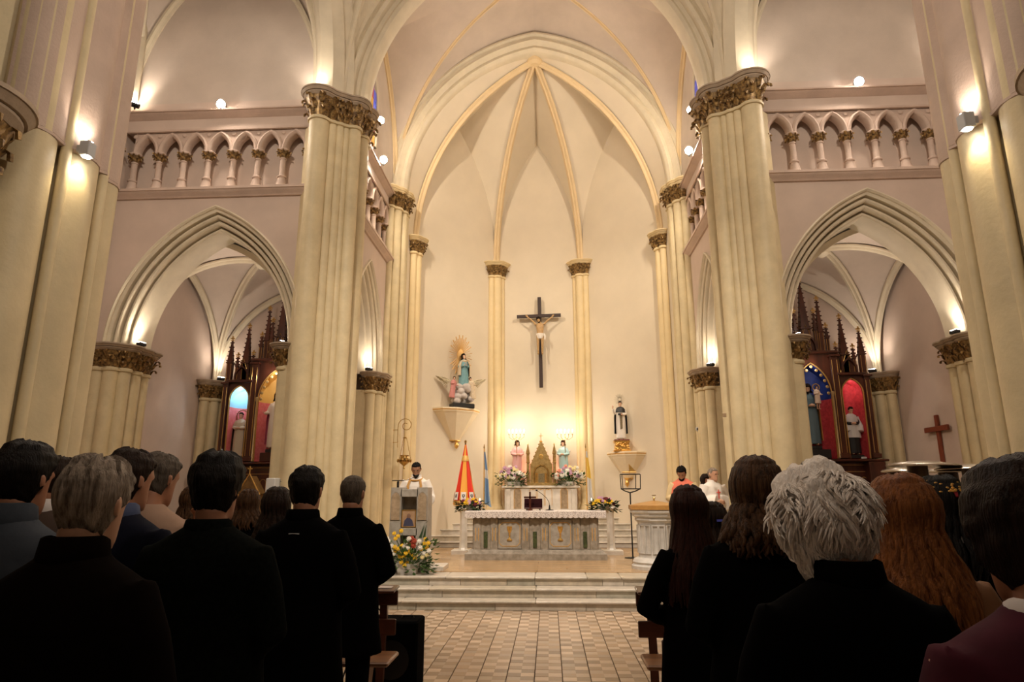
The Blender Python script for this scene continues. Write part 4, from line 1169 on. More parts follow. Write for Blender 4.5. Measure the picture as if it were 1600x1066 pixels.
    for sx in (-1, 1):
        spire(r, cx0 + sx * .33, Y + .12, 4.74, 6.05, .11, shaft=.35)
        spire(r, cx0 + sx * .22, Y + .10, 4.74, 5.75, .07, shaft=.5)
        spire(r, cx0 + sx * .46, Y + .10, 4.70, 5.40, .07, shaft=.5)
        spire(r, cx0 + sx * .80, Y + .14, 4.24, 5.62, .16, shaft=.30)
        spire(r, cx0 + sx * 1.17, Y + .10, 4.20, 5.30, .12, shaft=.42)
        spire(r, cx0 + sx * .62, Y + .08, 4.24, 4.95, .06, shaft=.5)
        spire(r, cx0 + sx * .99, Y + .08, 4.24, 4.90, .06, shaft=.5)
    return r
retable(-1, 'left', {'c': (PINK1, YEL1, 1.36), 'o': (PINK1, SKY1, 1.25), 'i': (PINK1, SKY1, 1.25)})
retable(1, 'right', {'c': (RED1, BLUE1, 1.30), 'o': (RED1, RED1, 1.25), 'i': (RED1, RED1, 1.25)})
for s in (-1, 1):
    light('POINT', 'niche_lamp', (s * 6.08, 14.5, 4.35), 5 if s < 0 else 2.2, (1, .9, .8), .04)
    light('POINT', 'niche_lamp', (s * 6.92 - .10 * s, 14.78, 4.0), 5.0 if s < 0 else 1.6, (.9, .95, 1) if s < 0 else (1, .8, .75), .03)

# wooden cross on the side wall of the right chapel
wc_ = empty('wall_cross', 'plain brown wooden cross on the side wall of the right chapel', 'cross', (7.885, 13.35, 2.2))
CW = mat('red_brown_wood', (.22, .05, .02), .5)
mb = MB(); mb.cbox((0, 0, .38), (.05, .09, 1.10), .005, Matrix.Rotation(radians(0), 3, 'X')); mb.obj('upright_beam', CW, wc_)
mb = MB(); mb.cbox((-.03, 0, .66), (.05, .78, .10), .005); mb.obj('cross_beam', CW, wc_)

# ================================================================== CHANCEL FURNISHINGS
# processional canopy-umbrella
um = empty('processional_umbrella', 'closed red and yellow processional umbrella with white badges', 'umbrella', (-1.69, 15.1, PLZ))
mb = MB(); mb.lathe([(.16, 0), (.16, .03), (.03, .06), (.018, .1), (.018, 2.38)], n=14); mb.obj('pole', MAHO, um)
mb = MB(); mb.lathe([(.0, 2.46), (.028, 2.44), (.03, 2.41), (.02, 2.38), (.0, 2.37)][::-1], n=12); mb.obj('brass_ball', BRASS, um)
URED = mat('umbrella_red', (.72, .035, .015), .6); UYEL = mat('umbrella_yellow', (.80, .36, .04), .6)
N = 8
for k in range(N):
    a0 = 2 * pi * k / N - pi / 2 - pi / N; a1 = a0 + 2 * pi / N
    def f(u, v):
        a = lerp(a0, a1, u); z = lerp(2.36, 1.02, v)
        rr = lerp(.018, .27, v ** 1.05) * (1 - .16 * sin(pi * u)) + .01 * sin(u * 9 + v * 5) * v
        return V3((rr * cos(a), rr * sin(a), z))
    mb = MB(); mb.grid(f, 8, 12); mb.obj('cloth_panel', UYEL if k % 2 == 0 else URED, um, 60)
    am = (a0 + a1) / 2
    def f2(u, v):
        a = lerp(a0, a1, u); rr = .265 * (1 - .10 * sin(pi * u)); return V3((rr * cos(a), rr * sin(a), 1.10 - .10 * v - .012 * abs(sin(u * 25)) * v))
    mb = MB(); mb.grid(f2, 24, 1); mb.obj('fringe', GOLDP, um)
    q = Matrix.Rotation(am + pi / 2, 3, 'Z')
    rr = .262
    tilt = q @ Matrix.Rotation(radians(-10), 3, 'X')
    c = V3((rr * .93 * cos(am), rr * .93 * sin(am), 1.20))
    mb = MB(); mb.box(c, (.115, .006, .17), tilt); b_ = mb.obj('badge_patch', mat('badge_white', (.75, .70, .64), .8), um, 0)
    mb = MB(); cc = c + (tilt @ V3((0, -.005, 0)))
    sh = [(-.03, .035), (.03, .035), (.03, -.01), (0, -.045), (-.03, -.01)]
    mb.slab([cc + tilt @ V3((x, 0, z)) for x, z in sh], tilt @ V3((0, -.004, 0))); mb.obj('badge_shield', mat('badge_dark', (.02, .02, .05), .6), b_, 0)
    mb = MB(); mb.box(cc + tilt @ V3((0, -.006, .004)), (.018, .004, .03), tilt); mb.obj('badge_mark', mat('badge_light', (.7, .65, .5), .6), b_, 0)
mb = MB(); mb.lathe([(.065, 2.10), (.085, 2.02), (.09, 1.98), (.07, 1.96)], n=16); mb.obj('gilt_collar', GOLDP, um)
# flags
def flag(label, x, y, mats_, side, ztop=2.74):
    r = empty('flag', label, 'flag', (x, y, PLZ + .1))
    z0 = PLZ + .1; H = ztop - z0
    mb = MB(); mb.lathe([(.13, 0), (.13, .03), (.03, .06), (.014, .08), (.014, H)], n=12); mb.obj('pole', GOLDP, r)
    mb = MB(); mb.lathe([(.012, H), (.02, H + .03), (.001, H + .12)], n=8); mb.obj('spear_finial', BRASS, r)
    nb = len(mats_)
    def surf(u, v):   # u around folds, v down
        w_ = lerp(.03, .19, v) * (1 + .1 * sin(v * 6))
        xx = side * (u * w_) ; yy = .045 * sin(u * 11 + v * 2) * (.3 + v) - .03
        return V3((xx, yy, H - .08 - v * (1.22 + .10 * u)))
    for k in range(nb):
        m_, v0, v1 = mats_[k]
        mb = MB(); mb.grid(lambda a, b: surf(a, lerp(v0, v1, b)), 20, 8); mb.obj('cloth_stripe', m_, r, 60)
FB = mat('flag_blue', (.22, .36, .55), .7); FW = mat('flag_white', (.72, .70, .66), .7); FY = mat('flag_yellow', (.80, .58, .12), .7)
flag('pale blue and white flag furled on a pole left of the high altar', -1.36, 16.15, [(FB, 0, .34), (FW, .34, .5), (FB, .5, 1.0)], 1, 2.72)
flag('yellow and white flag furled on a pole right of the high altar', 1.12, 16.15, [(FW, 0, .12), (FY, .12, .5), (FW, .5, 1.0)], 1, 2.72)
# hanging sanctuary lamp with scroll bracket
sl = empty('sanctuary_lamp', 'brass sanctuary lamp hanging from a scrolled bracket on the left apse pier', 'hanging lamp', (-3.05, 14.75, 2.30))
pts = []
for k in range(40):
    t = k / 39; a = lerp(pi, -2.6 * pi / 1.5, t); rr = lerp(.165, .035, t ** 1.2)
    pts.append((rr * cos(a) + lerp(0, .02, t) + .02, 0, .86 + rr * sin(a)))
mb = MB(); mb.tube([(-.145, 0, .36), (-.15, 0, .6), (-.148, 0, .80)] + pts, .008, 6)
for z in (.48, .76): mb.tube([(-.145, 0, z), (-.25, .02, z)], .007, 6); mb.lathe([(.018, -.006), (.018, .006)], (-.25, .02, z), 8, R=Matrix.Rotation(radians(90), 3, 'Y'))
mb.obj('scroll_bracket', BRASS, sl)
mb = MB(); mb.lathe([(.02, .60), (.045, .585), (.045, .57), (.01, .56)], (.02, 0, 0), 12); mb.tube([(.02, 0, .60), (.02, 0, .70)], .004, 5); mb.obj('chain_crown', BRASS, sl)
for k in range(3):
    a = 2 * pi * k / 3 + .5
    mb = MB(); mb.tube([(.02 + .04 * cos(a), .04 * sin(a), .57), (.02 + .15 * cos(a), .15 * sin(a), .10)], .005, 5)
    for j in range(16):
        t = (j + .5) / 16; mb.ell((.02 + lerp(.04, .15, t) * cos(a), lerp(.04, .15, t) * sin(a), lerp(.57, .10, t)), (.008, .008, .012), 6, 4)
    mb.obj('chain', BRASS, sl)
mb = MB(); mb.lathe([(.004, -.12), (.022, -.09), (.015, -.05), (.07, -.01), (.125, .04), (.13, .09), (.09, .12), (.085, .16), (.11, .18), (.10, .19), (.08, .18)], (.02, 0, 0), 20); mb.obj('lamp_bowl', BRASS, sl)
mb = MB()
for k in range(12): a = 2 * pi * k / 12; mb.ell((.02 + .145 * cos(a), .145 * sin(a), .07), (.026, .026, .045), 6, 5)
o = mb.obj('bowl_ornament', BRASS, sl); o['kind'] = 'stuff'
# black iron frame stand with a small sail-shaped top
fr_ = empty('iron_frame_stand', 'black iron stand with an open square frame and gilt sail on top', 'stand', (1.84, 13.55, PLZ))
mb = MB(); mb.lathe([(.16, 0), (.16, .02), (.02, .03), (.014, .05), (.013, 1.27)], n=10); mb.obj('pole', IRON, fr_)
fz0, fz1 = 1.335, 1.62
mb = MB()
for sx in (-1, 1):
    for sy in (-1, 1): mb.tube([(sx * (.19 if sy < 0 else .13), sy * .12, fz0), (sx * (.20 if sy < 0 else .14), sy * .12, fz1)], .009, 5)
for z in (fz0, fz1):
    k = .195 if z == fz1 else .19
    mb.tube([(-k, -.12, z), (k, -.12, z)], .011, 5); mb.tube([(-.13, .12, z), (.13, .12, z)], .007, 5)
    for sx in (-1, 1): mb.tube([(sx * k, -.12, z), (sx * .13, .12, z)], .007, 5)
mb.obj('square_frame', IRON, fr_)
mb = MB()
for sx in (-1, 1): mb.tube([(sx * .19, -.12, fz0), (sx * .10, -.06, 1.29), (0, 0, 1.26)], .012, 5)
mb.obj('twisted_brace', IRON, fr_)
mb = MB(); mb.tube([(-.14, 0, 1.665), (.14, 0, 1.665)], .012, 6); mb.tube([(0, 0, 1.60), (0, 0, 1.82)], .006, 5); mb.slab([(0, 0, 1.68), (.13, 0, 1.68), (0, 0, 1.83)], (0, .008, 0)); mb.obj('gilt_sail', GOLD, fr_)

# ================================================================== SMALL WALL BOXES on the great piers
for s, nm, px, py in ((-1, 'left', 424, 762), (1, 'right', 1258, 765)):
    p = at(px, py, 10.55)
    b_ = empty('junction_box', 'pale grey box speaker fixed low on the great pier at the %s' % nm, 'box', p)
    mb = MB(); mb.cbox((0, .06, 0), (.19, .14, .30), .01, Matrix.Rotation(radians(20 * s), 3, 'Z')); mb.obj('box_body', PLASTW, b_)
    mb = MB(); mb.cbox((-s * .20, .12, .19), (.045, .04, .07), .006); mb.obj('socket', PLASTW, b_)
    mb = MB(); mb.tube([(-s * .20, .10, .15), (-s * .14, .08, .08), (-s * .08, .08, .12)], .005, 5); mb.obj('cable', IRON, b_)
# carved wooden throne-like shrine left, seen between heads
sh_ = empty('wooden_shrine', 'small carved golden-brown gabled shrine in front of the left retable', 'shrine', (-5.93, 13.55, PLZ))
CBW = mat('gilded_brown_wood', (.26, .15, .045), .45, color2=(.15, .08, .025), vscale=12)
mb = MB(); mb.cbox((0, 0, .35), (.50, .45, .7), .01); mb.obj('base', MAHO, sh_)
mb = MB(); mb.cbox((0, 0, .98), (.36, .3, .56), .008); mb.obj('shrine_body', CBW, sh_)
mb = MB(); mb.slab([(-.22, -.17, 1.26), (.22, -.17, 1.26), (0, -.17, 1.62)], (0, .34, 0)); mb.obj('gable', CBW, sh_)
mb = MB(); mb.tube([(-.24, -.18, 1.24), (0, -.18, 1.66), (.24, -.18, 1.24)], .018, 6); mb.box((0, -.18, 1.74), (.02, .02, .15)); mb.box((0, -.18, 1.76), (.09, .02, .02)); mb.obj('gable_moulding', GOLDP, sh_)
for sx in (-1, 1):
    mb = MB(); mb.lathe([(.03, .7), (.018, .75), (.018, 1.2), (.03, 1.25)], (sx * .19, -.17, 0), 10); mb.obj('colonnette', GOLDP, sh_)
# round canopied wooden piece in front of the right retable, and a small white bottle
rc = empty('tabernacle_box', 'small domed brown box on the table of the right retable', 'box', (6.02, 14.3, 1.15))
mb = MB(); mb.lathe([(.17, 0), (.17, .46), (.20, .48), (.20, .52), (.10, .60), (.02, .66)], n=16); mb.obj('box_body', mat('olive_wood', (.08, .05, .02), .5), rc)
mb = MB(); mb.lathe([(.205, .50), (.15, .56), (.02, .67)], n=16); mb.obj('dome_lid', mat('dusty_roof', (.16, .12, .08), .7), rc)
bt = tag((lambda m: m.obj('figurine', WHITEC))((lambda: (lambda m: m.lathe([(.05, 0), (.055, .05), (.04, .16), (.025, .2), (.03, .235), (.015, .27)], n=12))(MB()))()), 'small white figurine standing on the table of the right retable', 'figurine')
bt.location = (6.02, 14.0, 1.15)

p = at(125, 640, 4.35)
c_ = MB(); c_.tube([at(130.5, 602, 4.42), at(128, 622, 4.42), at(124.5, 650, 4.42), at(120, 679, 4.42)], .0035, 5)
tag(c_.obj('cord', mat('dark_red_cord', (.20, .02, .01), .6)), 'thin dark red cord hanging down the near left pier', 'cord')
p = at(1132, 649, 10.86)
pt_ = MB(); pt_.cbox((0, 0, 0), (.06, .01, .06), .003); o = pt_.obj('wall_plate', mat('brown_plate', (.30, .20, .11), .6)); o.location = p; tag(o, 'small square brown plate on the right great pier of the chancel', 'plate')
# ================================================================== FIGURES
def bake(mb, name, m, parent=None, voxel=.014, smooth=4, sub=0):
    me = bpy.data.meshes.new(name); me.from_pydata(mb.v, [], mb.f); me.update()
    o = bpy.data.objects.new('tmp', me); COL.objects.link(o)
    if voxel:
        r = o.modifiers.new('r', 'REMESH'); r.mode = 'VOXEL'; r.voxel_size = voxel; r.use_smooth_shade = True
        if smooth:
            s = o.modifiers.new('s', 'SMOOTH'); s.iterations = smooth; s.factor = .5
    dg = bpy.context.evaluated_depsgraph_get()
    me2 = bpy.data.meshes.new_from_object(o.evaluated_get(dg))
    bpy.data.objects.remove(o)
    me2.name = name
    me2.materials.clear(); me2.materials.append(m)
    me2.shade_smooth()
    o2 = bpy.data.objects.new(name, me2); COL.objects.link(o2)
    if parent is not None: o2.parent = parent
    return o2

HEADT = [(-.120, .016, .080, .035), (-.108, .034, .092, .005), (-.088, .050, .095, -.03), (-.060, .059, .093, -.058), (-.03, .066, .091, -.078), (0, .071, .092, -.093),
         (.03, .075, .096, -.100), (.06, .074, .094, -.099), (.085, .066, .082, -.088), (.105, .047, .056, -.064), (.116, .025, .028, -.036), (.120, .006, .004, -.012)]
def headrow(z):
    T = HEADT
    if z <= T[0][0]: return T[0][1:]
    for a, b in zip(T, T[1:]):
        if z <= b[0]:
            t = (z - a[0]) / (b[0] - a[0]); return tuple(lerp(a[i], b[i], t) for i in (1, 2, 3))
    return T[-1][1:]
def head_point(th, z, off=0.0):
    w_, f, b = headrow(z)
    cy = (f + b) / 2; ry = (f - b) / 2
    return V3(((w_ + off) * cos(th), cy + (ry + off) * sin(th), z + (off * max(0, (z - .06) / .06) if z > .06 else 0)))
def add_head(mb, T, beard=False):
    rings = [[T @ head_point(2 * pi * j / 24, z) for j in range(24)] for z, *_ in HEADT]
    mb.loft(rings)
    # nose, brow, lips, chin, ears, neck
    mb.loft([[T @ V3(p) for p in r] for r in ([(-.008, .085, .022), (.008, .085, .022), (0, .100, .022)], [(-.014, .085, -.022), (.014, .085, -.022), (0, .117, -.022)], [(-.012, .085, -.034), (.012, .085, -.034), (0, .104, -.034)])])
    R3 = T.to_3x3()
    mb.ell(T @ V3((0, .092, -.058)), (.024, .012, .007), R=R3)
    mb.ell(T @ V3((0, .091, -.068)), (.020, .011, .007), R=R3)
    mb.ell(T @ V3((0, .088, -.098)), (.022, .014, .016), R=R3)
    for s in (-1, 1):
        mb.ell(T @ V3((s * .030, .086, .030)), (.022, .012, .008), R=R3)
        q = R3 @ Matrix.Rotation(radians(18 * s), 3, 'Z')
        mb.ell(T @ V3((s * .080, -.006, .0)), (.010, .020, .034), R=q)
        mb.ell(T @ V3((s * .087, -.012, .012)), (.007, .017, .020), R=q)

def add_hand(mb, wrist, fdir, palm_n, side, sc=1.0, curl=.5):
    """palm and five fingers; fdir = direction of fingers, palm_n = palm normal, side = thumb direction"""
    f = V3(fdir).normalized(); n_ = V3(palm_n); n_ = (n_ - f * n_.dot(f)).normalized(); s_ = V3(side); s_ = (s_ - f * s_.dot(f) - n_ * s_.dot(n_)).normalized()
    w0 = V3(wrist)
    P = lambda a, b, c: w0 + (f * a + s_ * b + n_ * c) * sc
    rings = []
    for a, wd, th in ((0, .026, .018), (.03, .034, .018), (.06, .040, .016), (.088, .040, .012)):
        rings.append([P(a, wd * cos(2 * pi * j / 12), th * sin(2 * pi * j / 12)) for j in range(12)])
    mb.loft(rings)
    for k, (b, L) in enumerate(((.030, .070), (.010, .080), (-.011, .074), (-.031, .058))):
        pts = [P(.075, b * .9, 0)]; ang = 0; a, c = .085, 0
        for j in range(3):
            ang += curl * (.5 if j == 0 else .8)
            a += cos(ang) * L / 3; c += sin(ang) * L / 3
            pts.append(P(a, b, c))
        mb.tube(pts, [.0095 * sc, .009 * sc, .0085 * sc, .007 * sc], 7)
    mb.tube([P(.02, .022, .004), P(.045, .048, .012), P(.07, .055, .022), P(.088, .052, .032)], [.013 * sc, .012 * sc, .010 * sc, .008 * sc], 7)

SKIN = mat('skin', (.34, .15, .08), .55, var=.12, vscale=12)
SKINP = mat('pale_skin', (.55, .31, .20), .55, var=.1, vscale=12)
SKINT = mat('tanned_skin', (.36, .18, .10), .55, var=.12, vscale=12)
SKINS = mat('painted_flesh', (.62, .38, .25), .4)
EYE = mat('eye', (.02, .015, .01), .3)
def hairmat(name, c, c2, rough=.5):
    return mat(name, c, rough, color2=c2, vscale=22, stretch=(3, 3, .35), bump=.5, bscale=70, spec=.12)
H_BLK = hairmat('black_hair', (.006, .004, .003), (.003, .002, .0015))
H_DBR = hairmat('dark_brown_hair', (.020, .009, .005), (.008, .004, .002))
H_BRN = hairmat('brown_hair', (.085, .040, .017), (.020, .009, .004))
H_RED = hairmat('dark_red_hair', (.032, .008, .004), (.012, .004, .002))
H_AUB = hairmat('auburn_hair', (.24, .085, .022), (.09, .028, .008))
H_GRY = hairmat('grey_hair', (.36, .30, .24), (.10, .075, .055))
H_DGR = hairmat('dark_grey_hair', (.10, .08, .06), (.045, .034, .026))
H_WHT = hairmat('white_hair', (.95, .90, .84), (.80, .72, .64))

def hair_shell(T, thick=.013, back=-.080, sides=-.004, front=.062, noise_amp=.004, top_extra=0.0, freq=(14, 30), crown_thin=0.0):
    mb = MB(); nu, nv = 80, 40
    def f(a, b):
        th = 2 * pi * a; z = lerp(-.10, .1199, b ** .8)
        fr = sin(th)                      # 1 = front
        if fr > .15: low = lerp(sides, front, min(1, (fr - .15) / .35))
        else: low = lerp(sides, back, min(1, (.15 - fr) / .6))
        m_ = max(0, min(1, (z - low) / .022 + .3))
        m_ = m_ * m_ * (3 - 2 * m_)
        k = thick * (1 + top_extra * max(0, z / .12)) * (1 - crown_thin * max(0, (z - .05) / .07))
        nz = noise.noise(V3((cos(th) * freq[0] / 5, sin(th) * freq[0] / 5, z * freq[1]))) * noise_amp * 2 + noise.noise(V3((cos(th) * 9, sin(th) * 9, z * 8))) * noise_amp
        off = lerp(-.012, k + nz, m_)
        p = head_point(th, z, off)
        if z > .1: p.z += (k + nz) * m_ * .6
        return T @ p
    mb.grid(f, nu, nv)
    # close top
    mb.add([f(i / 24, 1.0) for i in range(24)], [tuple(range(24))])
    return mb

def long_locks(T, Troot, length, n_l=90, spread=.10, wave=.01, thick=.013, back_only=False, hug=.13, rr=None):
    """hair locks as tapered tubes; T head transform, hang straight down in body space"""
    rr = rr or rng
    mb = MB()
    for i in range(n_l):
        u = rr.random()
        th = lerp(-pi * 1.06, pi * .06, u) if not back_only else lerp(-pi * .92, -pi * .08, u)
        layer = rr.choice((.012, .020, .028))
        ph = rr.uniform(0, 6.28); wv = wave * rr.uniform(.5, 1.4); L = length * rr.uniform(.86, 1.05)
        pts = []
        for z in (.121, .112, .095, .06, .02, -.025):
            q = head_point(th, z, layer * (.6 if z > .1 else 1)); q.z += layer * .5 if z > .1 else 0
            pts.append(T @ q)
        base = T @ head_point(th, -.025, layer)
        c0 = T @ V3((0, -.03, -.05))
        out = base - c0; out.z = 0
        if out.length < 1e-4: out = V3((0, -1, 0))
        r0 = out.length; out.normalize()
        ns = 9
        for k in range(1, ns + 1):
            t = k / ns; d = L * t
            # hug the neck, then lie on the back
            rad = r0 + (hug - r0) * min(1, t * 1.4) + spread * .25 * max(0, t - .3)
            sq = V3((out.x * rad * (1 + .15 * t), out.y * rad, 0))
            tang = V3((-out.y, out.x, 0))
            pts.append(V3((c0.x, c0.y, base.z - d)) + sq + tang * (wv * sin(ph + t * 9)) + out * (wv * .6 * cos(ph + t * 7)))
        npt = len(pts)
        rads = [thick * (.5 if k == 0 else 1.0) * (1 if k < npt - 4 else lerp(1, .25, (k - npt + 4) / 3)) * rr.uniform(.9, 1.1) for k in range(npt)]
        mb.tube(pts, rads, 6, flat=.7)
    return mb

def coat_rings(hem, bulk=1.0, sh=.215, female=False, hemw=.25):
    R_ = [(hem, hemw, .155, 0), (hem + .02, hemw, .16, 0)]
    mids = [(.80, .225, .150, -.005), (.95, .215 if not female else .21, .145, -.005), (1.08, .205 if not female else .185, .135, 0), (1.22, .215 if not female else .195, .138, 0), (1.34, sh + .005, .135, -.005), (1.41, sh - .01, .115, -.012), (1.455, sh * .72, .095, -.018), (1.49, sh * .45, .078, -.02), (1.515, .072, .066, -.015)]
    R_ += [m for m in mids if m[0] > hem + .06]
    return [(z, rx * bulk if z < 1.44 else rx * (1 + (bulk - 1) * .5), ry * bulk, yo) for z, rx, ry, yo in R_]

def figure(label, loc, h=1.75, rz=0.0, coat=BLK, hem=.45, bulk=1.0, sh=.215, female=False, hair='short', hairm=H_DBR, skin=SKIN, head=(0, 0, 0), arms='folded', lower=None, collar=None,
           voxel=.012, cat='person', name='person', group=None, hemw=.25, folds=0.0, sleeve=.066, hair_kw=None, eyes=False, shoes=True, cuff=None, seed=0, lean=0.0, beard=None, scale=None, robe_m=None, nofeet=False, sleeve_end=.05, collar_h=.04):
    rr = random.Random(seed * 31 + 5)
    sc = scale if scale else h / 1.75
    hp, hyaw, hroll = [radians(a) for a in head]
    piv = V3((0, -.012, 1.50))
    T = Matrix.Translation(piv) @ Matrix.Rotation(hyaw, 4, 'Z') @ Matrix.Rotation(-hp, 4, 'X') @ Matrix.Rotation(hroll, 4, 'Y') @ Matrix.Translation(V3((0, .018, .13)))
    mb = MB()
    add_head(mb, T)
    nk = T @ V3((0, -.02, -.06))
    mb.tube([V3((0, -.01, 1.42)), V3((0, -.012, 1.50)), lerp(V3((0, -.012, 1.50)), nk, .6), nk], [.075, .060, .056, .058], 16)
    rings = []
    for z, rx, ry, yo in ((.84, .13, .10, 0), (.92, .165, .115, -.005), (1.05, .145, .10, 0), (1.2, .16, .11, 0), (1.34, .175, .11, -.005), (1.42, .15, .085, -.01), (1.47, .08, .065, -.012)):
        rings.append([V3((rx * cos(2 * pi * j / 20), yo + ry * sin(2 * pi * j / 20), z)) for j in range(20)])
    mb.loft(rings)
    for s in (-1, 1):
        mb.tube([(s * .09, 0, .90), (s * .095, .01, .5), (s * .09, -.015, .09)], [.085, .056, .04], 12)
        if not nofeet: mb.ell((s * .095, .05, .045), (.042, .12, .042))
    # arms
    ARM = {}
    for s in (-1, 1):
        shd = V3((s * (sh - .035), -.01, 1.40))
        a = arms if isinstance(arms, str) else arms[0 if s < 0 else 1]
        if a == 'folded': el, wr, fd = V3((s * .275, -.03, 1.13)), V3((s * .10, .215, 1.04)), V3((-s, .35, .0))
        elif a == 'down': el, wr, fd = V3((s * .265, -.03, 1.12)), V3((s * .25, .05, .88)), V3((0, .12, -1))
        elif a == 'pray': el, wr, fd = V3((s * .25, .02, 1.14)), V3((s * .05, .21, 1.20)), V3((-s * .12, .45, 1))
        elif a == 'raise': el, wr, fd = V3((s * .29, .05, 1.18)), V3((s * .24, .17, 1.42)), V3((0, .1, 1))
        elif a == 'open': el, wr, fd = V3((s * .27, .0, 1.14)), V3((s * .26, .22, 1.10)), V3((s * .2, 1, .1))
        elif a == 'chest': el, wr, fd = V3((s * .25, .02, 1.16)), V3((s * .06, .17, 1.28)), V3((-s * .8, .2, .5))
        elif a == 'hold': el, wr, fd = V3((s * .25, .02, 1.16)), V3((s * .06, .20, 1.12)), V3((-s * .8, .35, .1))
        elif a == 'phone': el, wr, fd = V3((s * .26, .02, 1.20)), V3((s * .16, .26, 1.42)), V3((-s * .3, .2, 1))
        elif a == 'cross': el, wr, fd = V3((s * .30, .0, 1.55)), V3((s * .55, .0, 1.75)), V3((s * .6, 0, .7))
        else: el, wr, fd = [V3(x) for x in a]
        ARM[s] = (shd, el, wr)
        mb.tube([shd, lerp(shd, el, .5), el, lerp(el, wr, .5), wr], [.055, .047, .040, .034, .026], 12)
        pn = V3((-s, 0, 0)) if a in ('down', 'pray', 'raise', 'phone') else V3((0, -1, .2))
        if a == 'open': pn = V3((0, 0, 1))
        sd = V3((0, 1, 0)) if a == 'down' else (V3((0, -1, 0)) if a in ('pray', 'raise') else V3((0, 0, 1)))
        if a == 'cross': pn, sd = V3((0, 1, 0)), V3((0, 0, 1))
        add_hand(mb, wr, fd, pn, sd, 1.0, .35 if a in ('pray', 'raise', 'open') else .6)
    body = bake(mb, name, skin, None, voxel, 3)
    body.location = loc; body.rotation_euler = (lean, 0, rz); body.scale = (sc, sc, sc)
    body['label'] = label; body['category'] = cat
    if group: body['group'] = group
    # garment
    if coat is not None:
        g = MB(); rings = []
        NJ = 48
        for z, rx, ry, yo in coat_rings(hem, bulk, sh, female, hemw):
            ring = []
            for j in range(NJ):
                th = 2 * pi * j / NJ
                t = max(0, min(1, (1.3 - z) / (1.3 - hem + .01)))
                fo = 1 + folds * t * (sin(th * 9 + seed) * .6 + sin(th * 5 + 1.3 * seed) * .4 + .25 * sin(th * 17)) + .012 * noise.noise(V3((cos(th) * 2, sin(th) * 2, z * 5 + seed)))
                ring.append(V3((rx * fo * cos(th), yo + ry * fo * sin(th), z)))
            rings.append(ring)
        g.loft(rings)
        for s in (-1, 1):
            shd, el, wr = ARM[s]
            end = lerp(el, wr, .90)
            g.tube([shd + V3((-s * .03, 0, .01)), lerp(shd, el, .45), el, lerp(el, end, .5), end], [sleeve + .012, sleeve + .002, sleeve - .004, lerp(sleeve, sleeve_end, .5), sleeve_end], 14)
        gm = bake(g, 'robe' if hem < .3 else 'coat', coat, body, .013 if voxel < .013 else .016, 4 if folds < .03 else 2)
    if lower is not None:
        g = MB()
        for s in (-1, 1):
            g.tube([(s * .085, 0, .95), (s * .095, .01, .5), (s * .09, -.01, .08)], [.105, .078, .068], 14)
        bake(g, 'trousers', lower, body, .016, 3)
    if shoes and not nofeet:
        g = MB()
        for s in (-1, 1):
            g = MB(); g.ell((s * .095, .05, .042), (.05, .135, .05)); g.obj('shoe', IRON, body)
    if collar is not None:
        g = MB(); cm, = (collar,)
        rings = []
        for r_, z, yo in ((.082, 1.455, -.02), (.092, 1.49, -.02), (.083, 1.50 + collar_h, -.02), (.074, 1.505 + collar_h, -.018), (.066, 1.49, -.016)):
            rings.append([V3((r_ * cos(2 * pi * j / 24), yo + r_ * .95 * sin(2 * pi * j / 24), z - .018 * max(0, sin(2 * pi * j / 24)))) for j in range(24)])
        g.loft(rings, caps=False); g.obj('collar', cm, body, 60)
    kw = dict(hair_kw or {})
    # hair
    if hair in ('short', 'balding'):
        if hair == 'balding': kw.setdefault('crown_thin', .9)
        o = hair_shell(T, **kw).obj('hair', hairm, body, 60)
    elif hair == 'long':
        Lh = kw.pop('length', .42); n_ = kw.pop('n', 90); wv = kw.pop('wave', .01); hg = kw.pop('hug', .14); th_ = kw.pop('lock', .014)
        m1 = hair_shell(T, thick=.022, back=-.12, sides=-.06, noise_amp=.003, top_extra=.3)
        m2 = long_locks(T, None, Lh, n_, wave=wv, hug=hg, thick=th_, rr=rr)
        m1.add(m2.v, m2.f); o = m1.obj('hair', hairm, body, 60)
    elif hair == 'curly':
        m1 = hair_shell(T, thick=.034, back=-.12, sides=-.07, front=.07, noise_amp=.006, top_extra=.2)
        for i in range(1500):
            th = rr.uniform(-pi * 1.1, pi * .1) if rr.random() < .8 else rr.uniform(0, 2 * pi)
            z = rr.uniform(-.10, .119)
            if sin(th) > .3 and z < .06: continue
            lift = .006 * noise.noise(V3((cos(th) * 3, sin(th) * 3, z * 25)))
            p = head_point(th, z, .030 + lift); nrm = (p - V3((0, -.01, 0))).normalized()
            dn = (V3((0, 0, -1)) + nrm * nrm.z + V3((.9 * noise.noise(V3((th * 1.5, z * 14, 3))), 0, 0))); dn = dn.normalized() if dn.length > .2 else V3((0, -1, 0))
            sd = nrm.cross(dn); ph = 3 * noise.noise(V3((cos(th) * 2, sin(th) * 2, z * 10))) * 2; L = rr.uniform(.04, .075)
            wv = .013 * rr.uniform(.5, 1.2)
            pts = [T @ (p + dn * (L * t) + sd * (wv * sin(ph + t * 4.0)) + nrm * (.002 + .009 * sin(t * pi) - .004 * t)) for t in [k / 6 for k in range(7)]]
            m1.tube(pts, [.0015, .0035, .0042, .0042, .0038, .003, .001], 4, flat=.8)
        o = m1.obj('hair', hairm, body, 60)
    if hair is not None and hair not in ('long', 'curly') and kw.get('tufts', True):
        pass
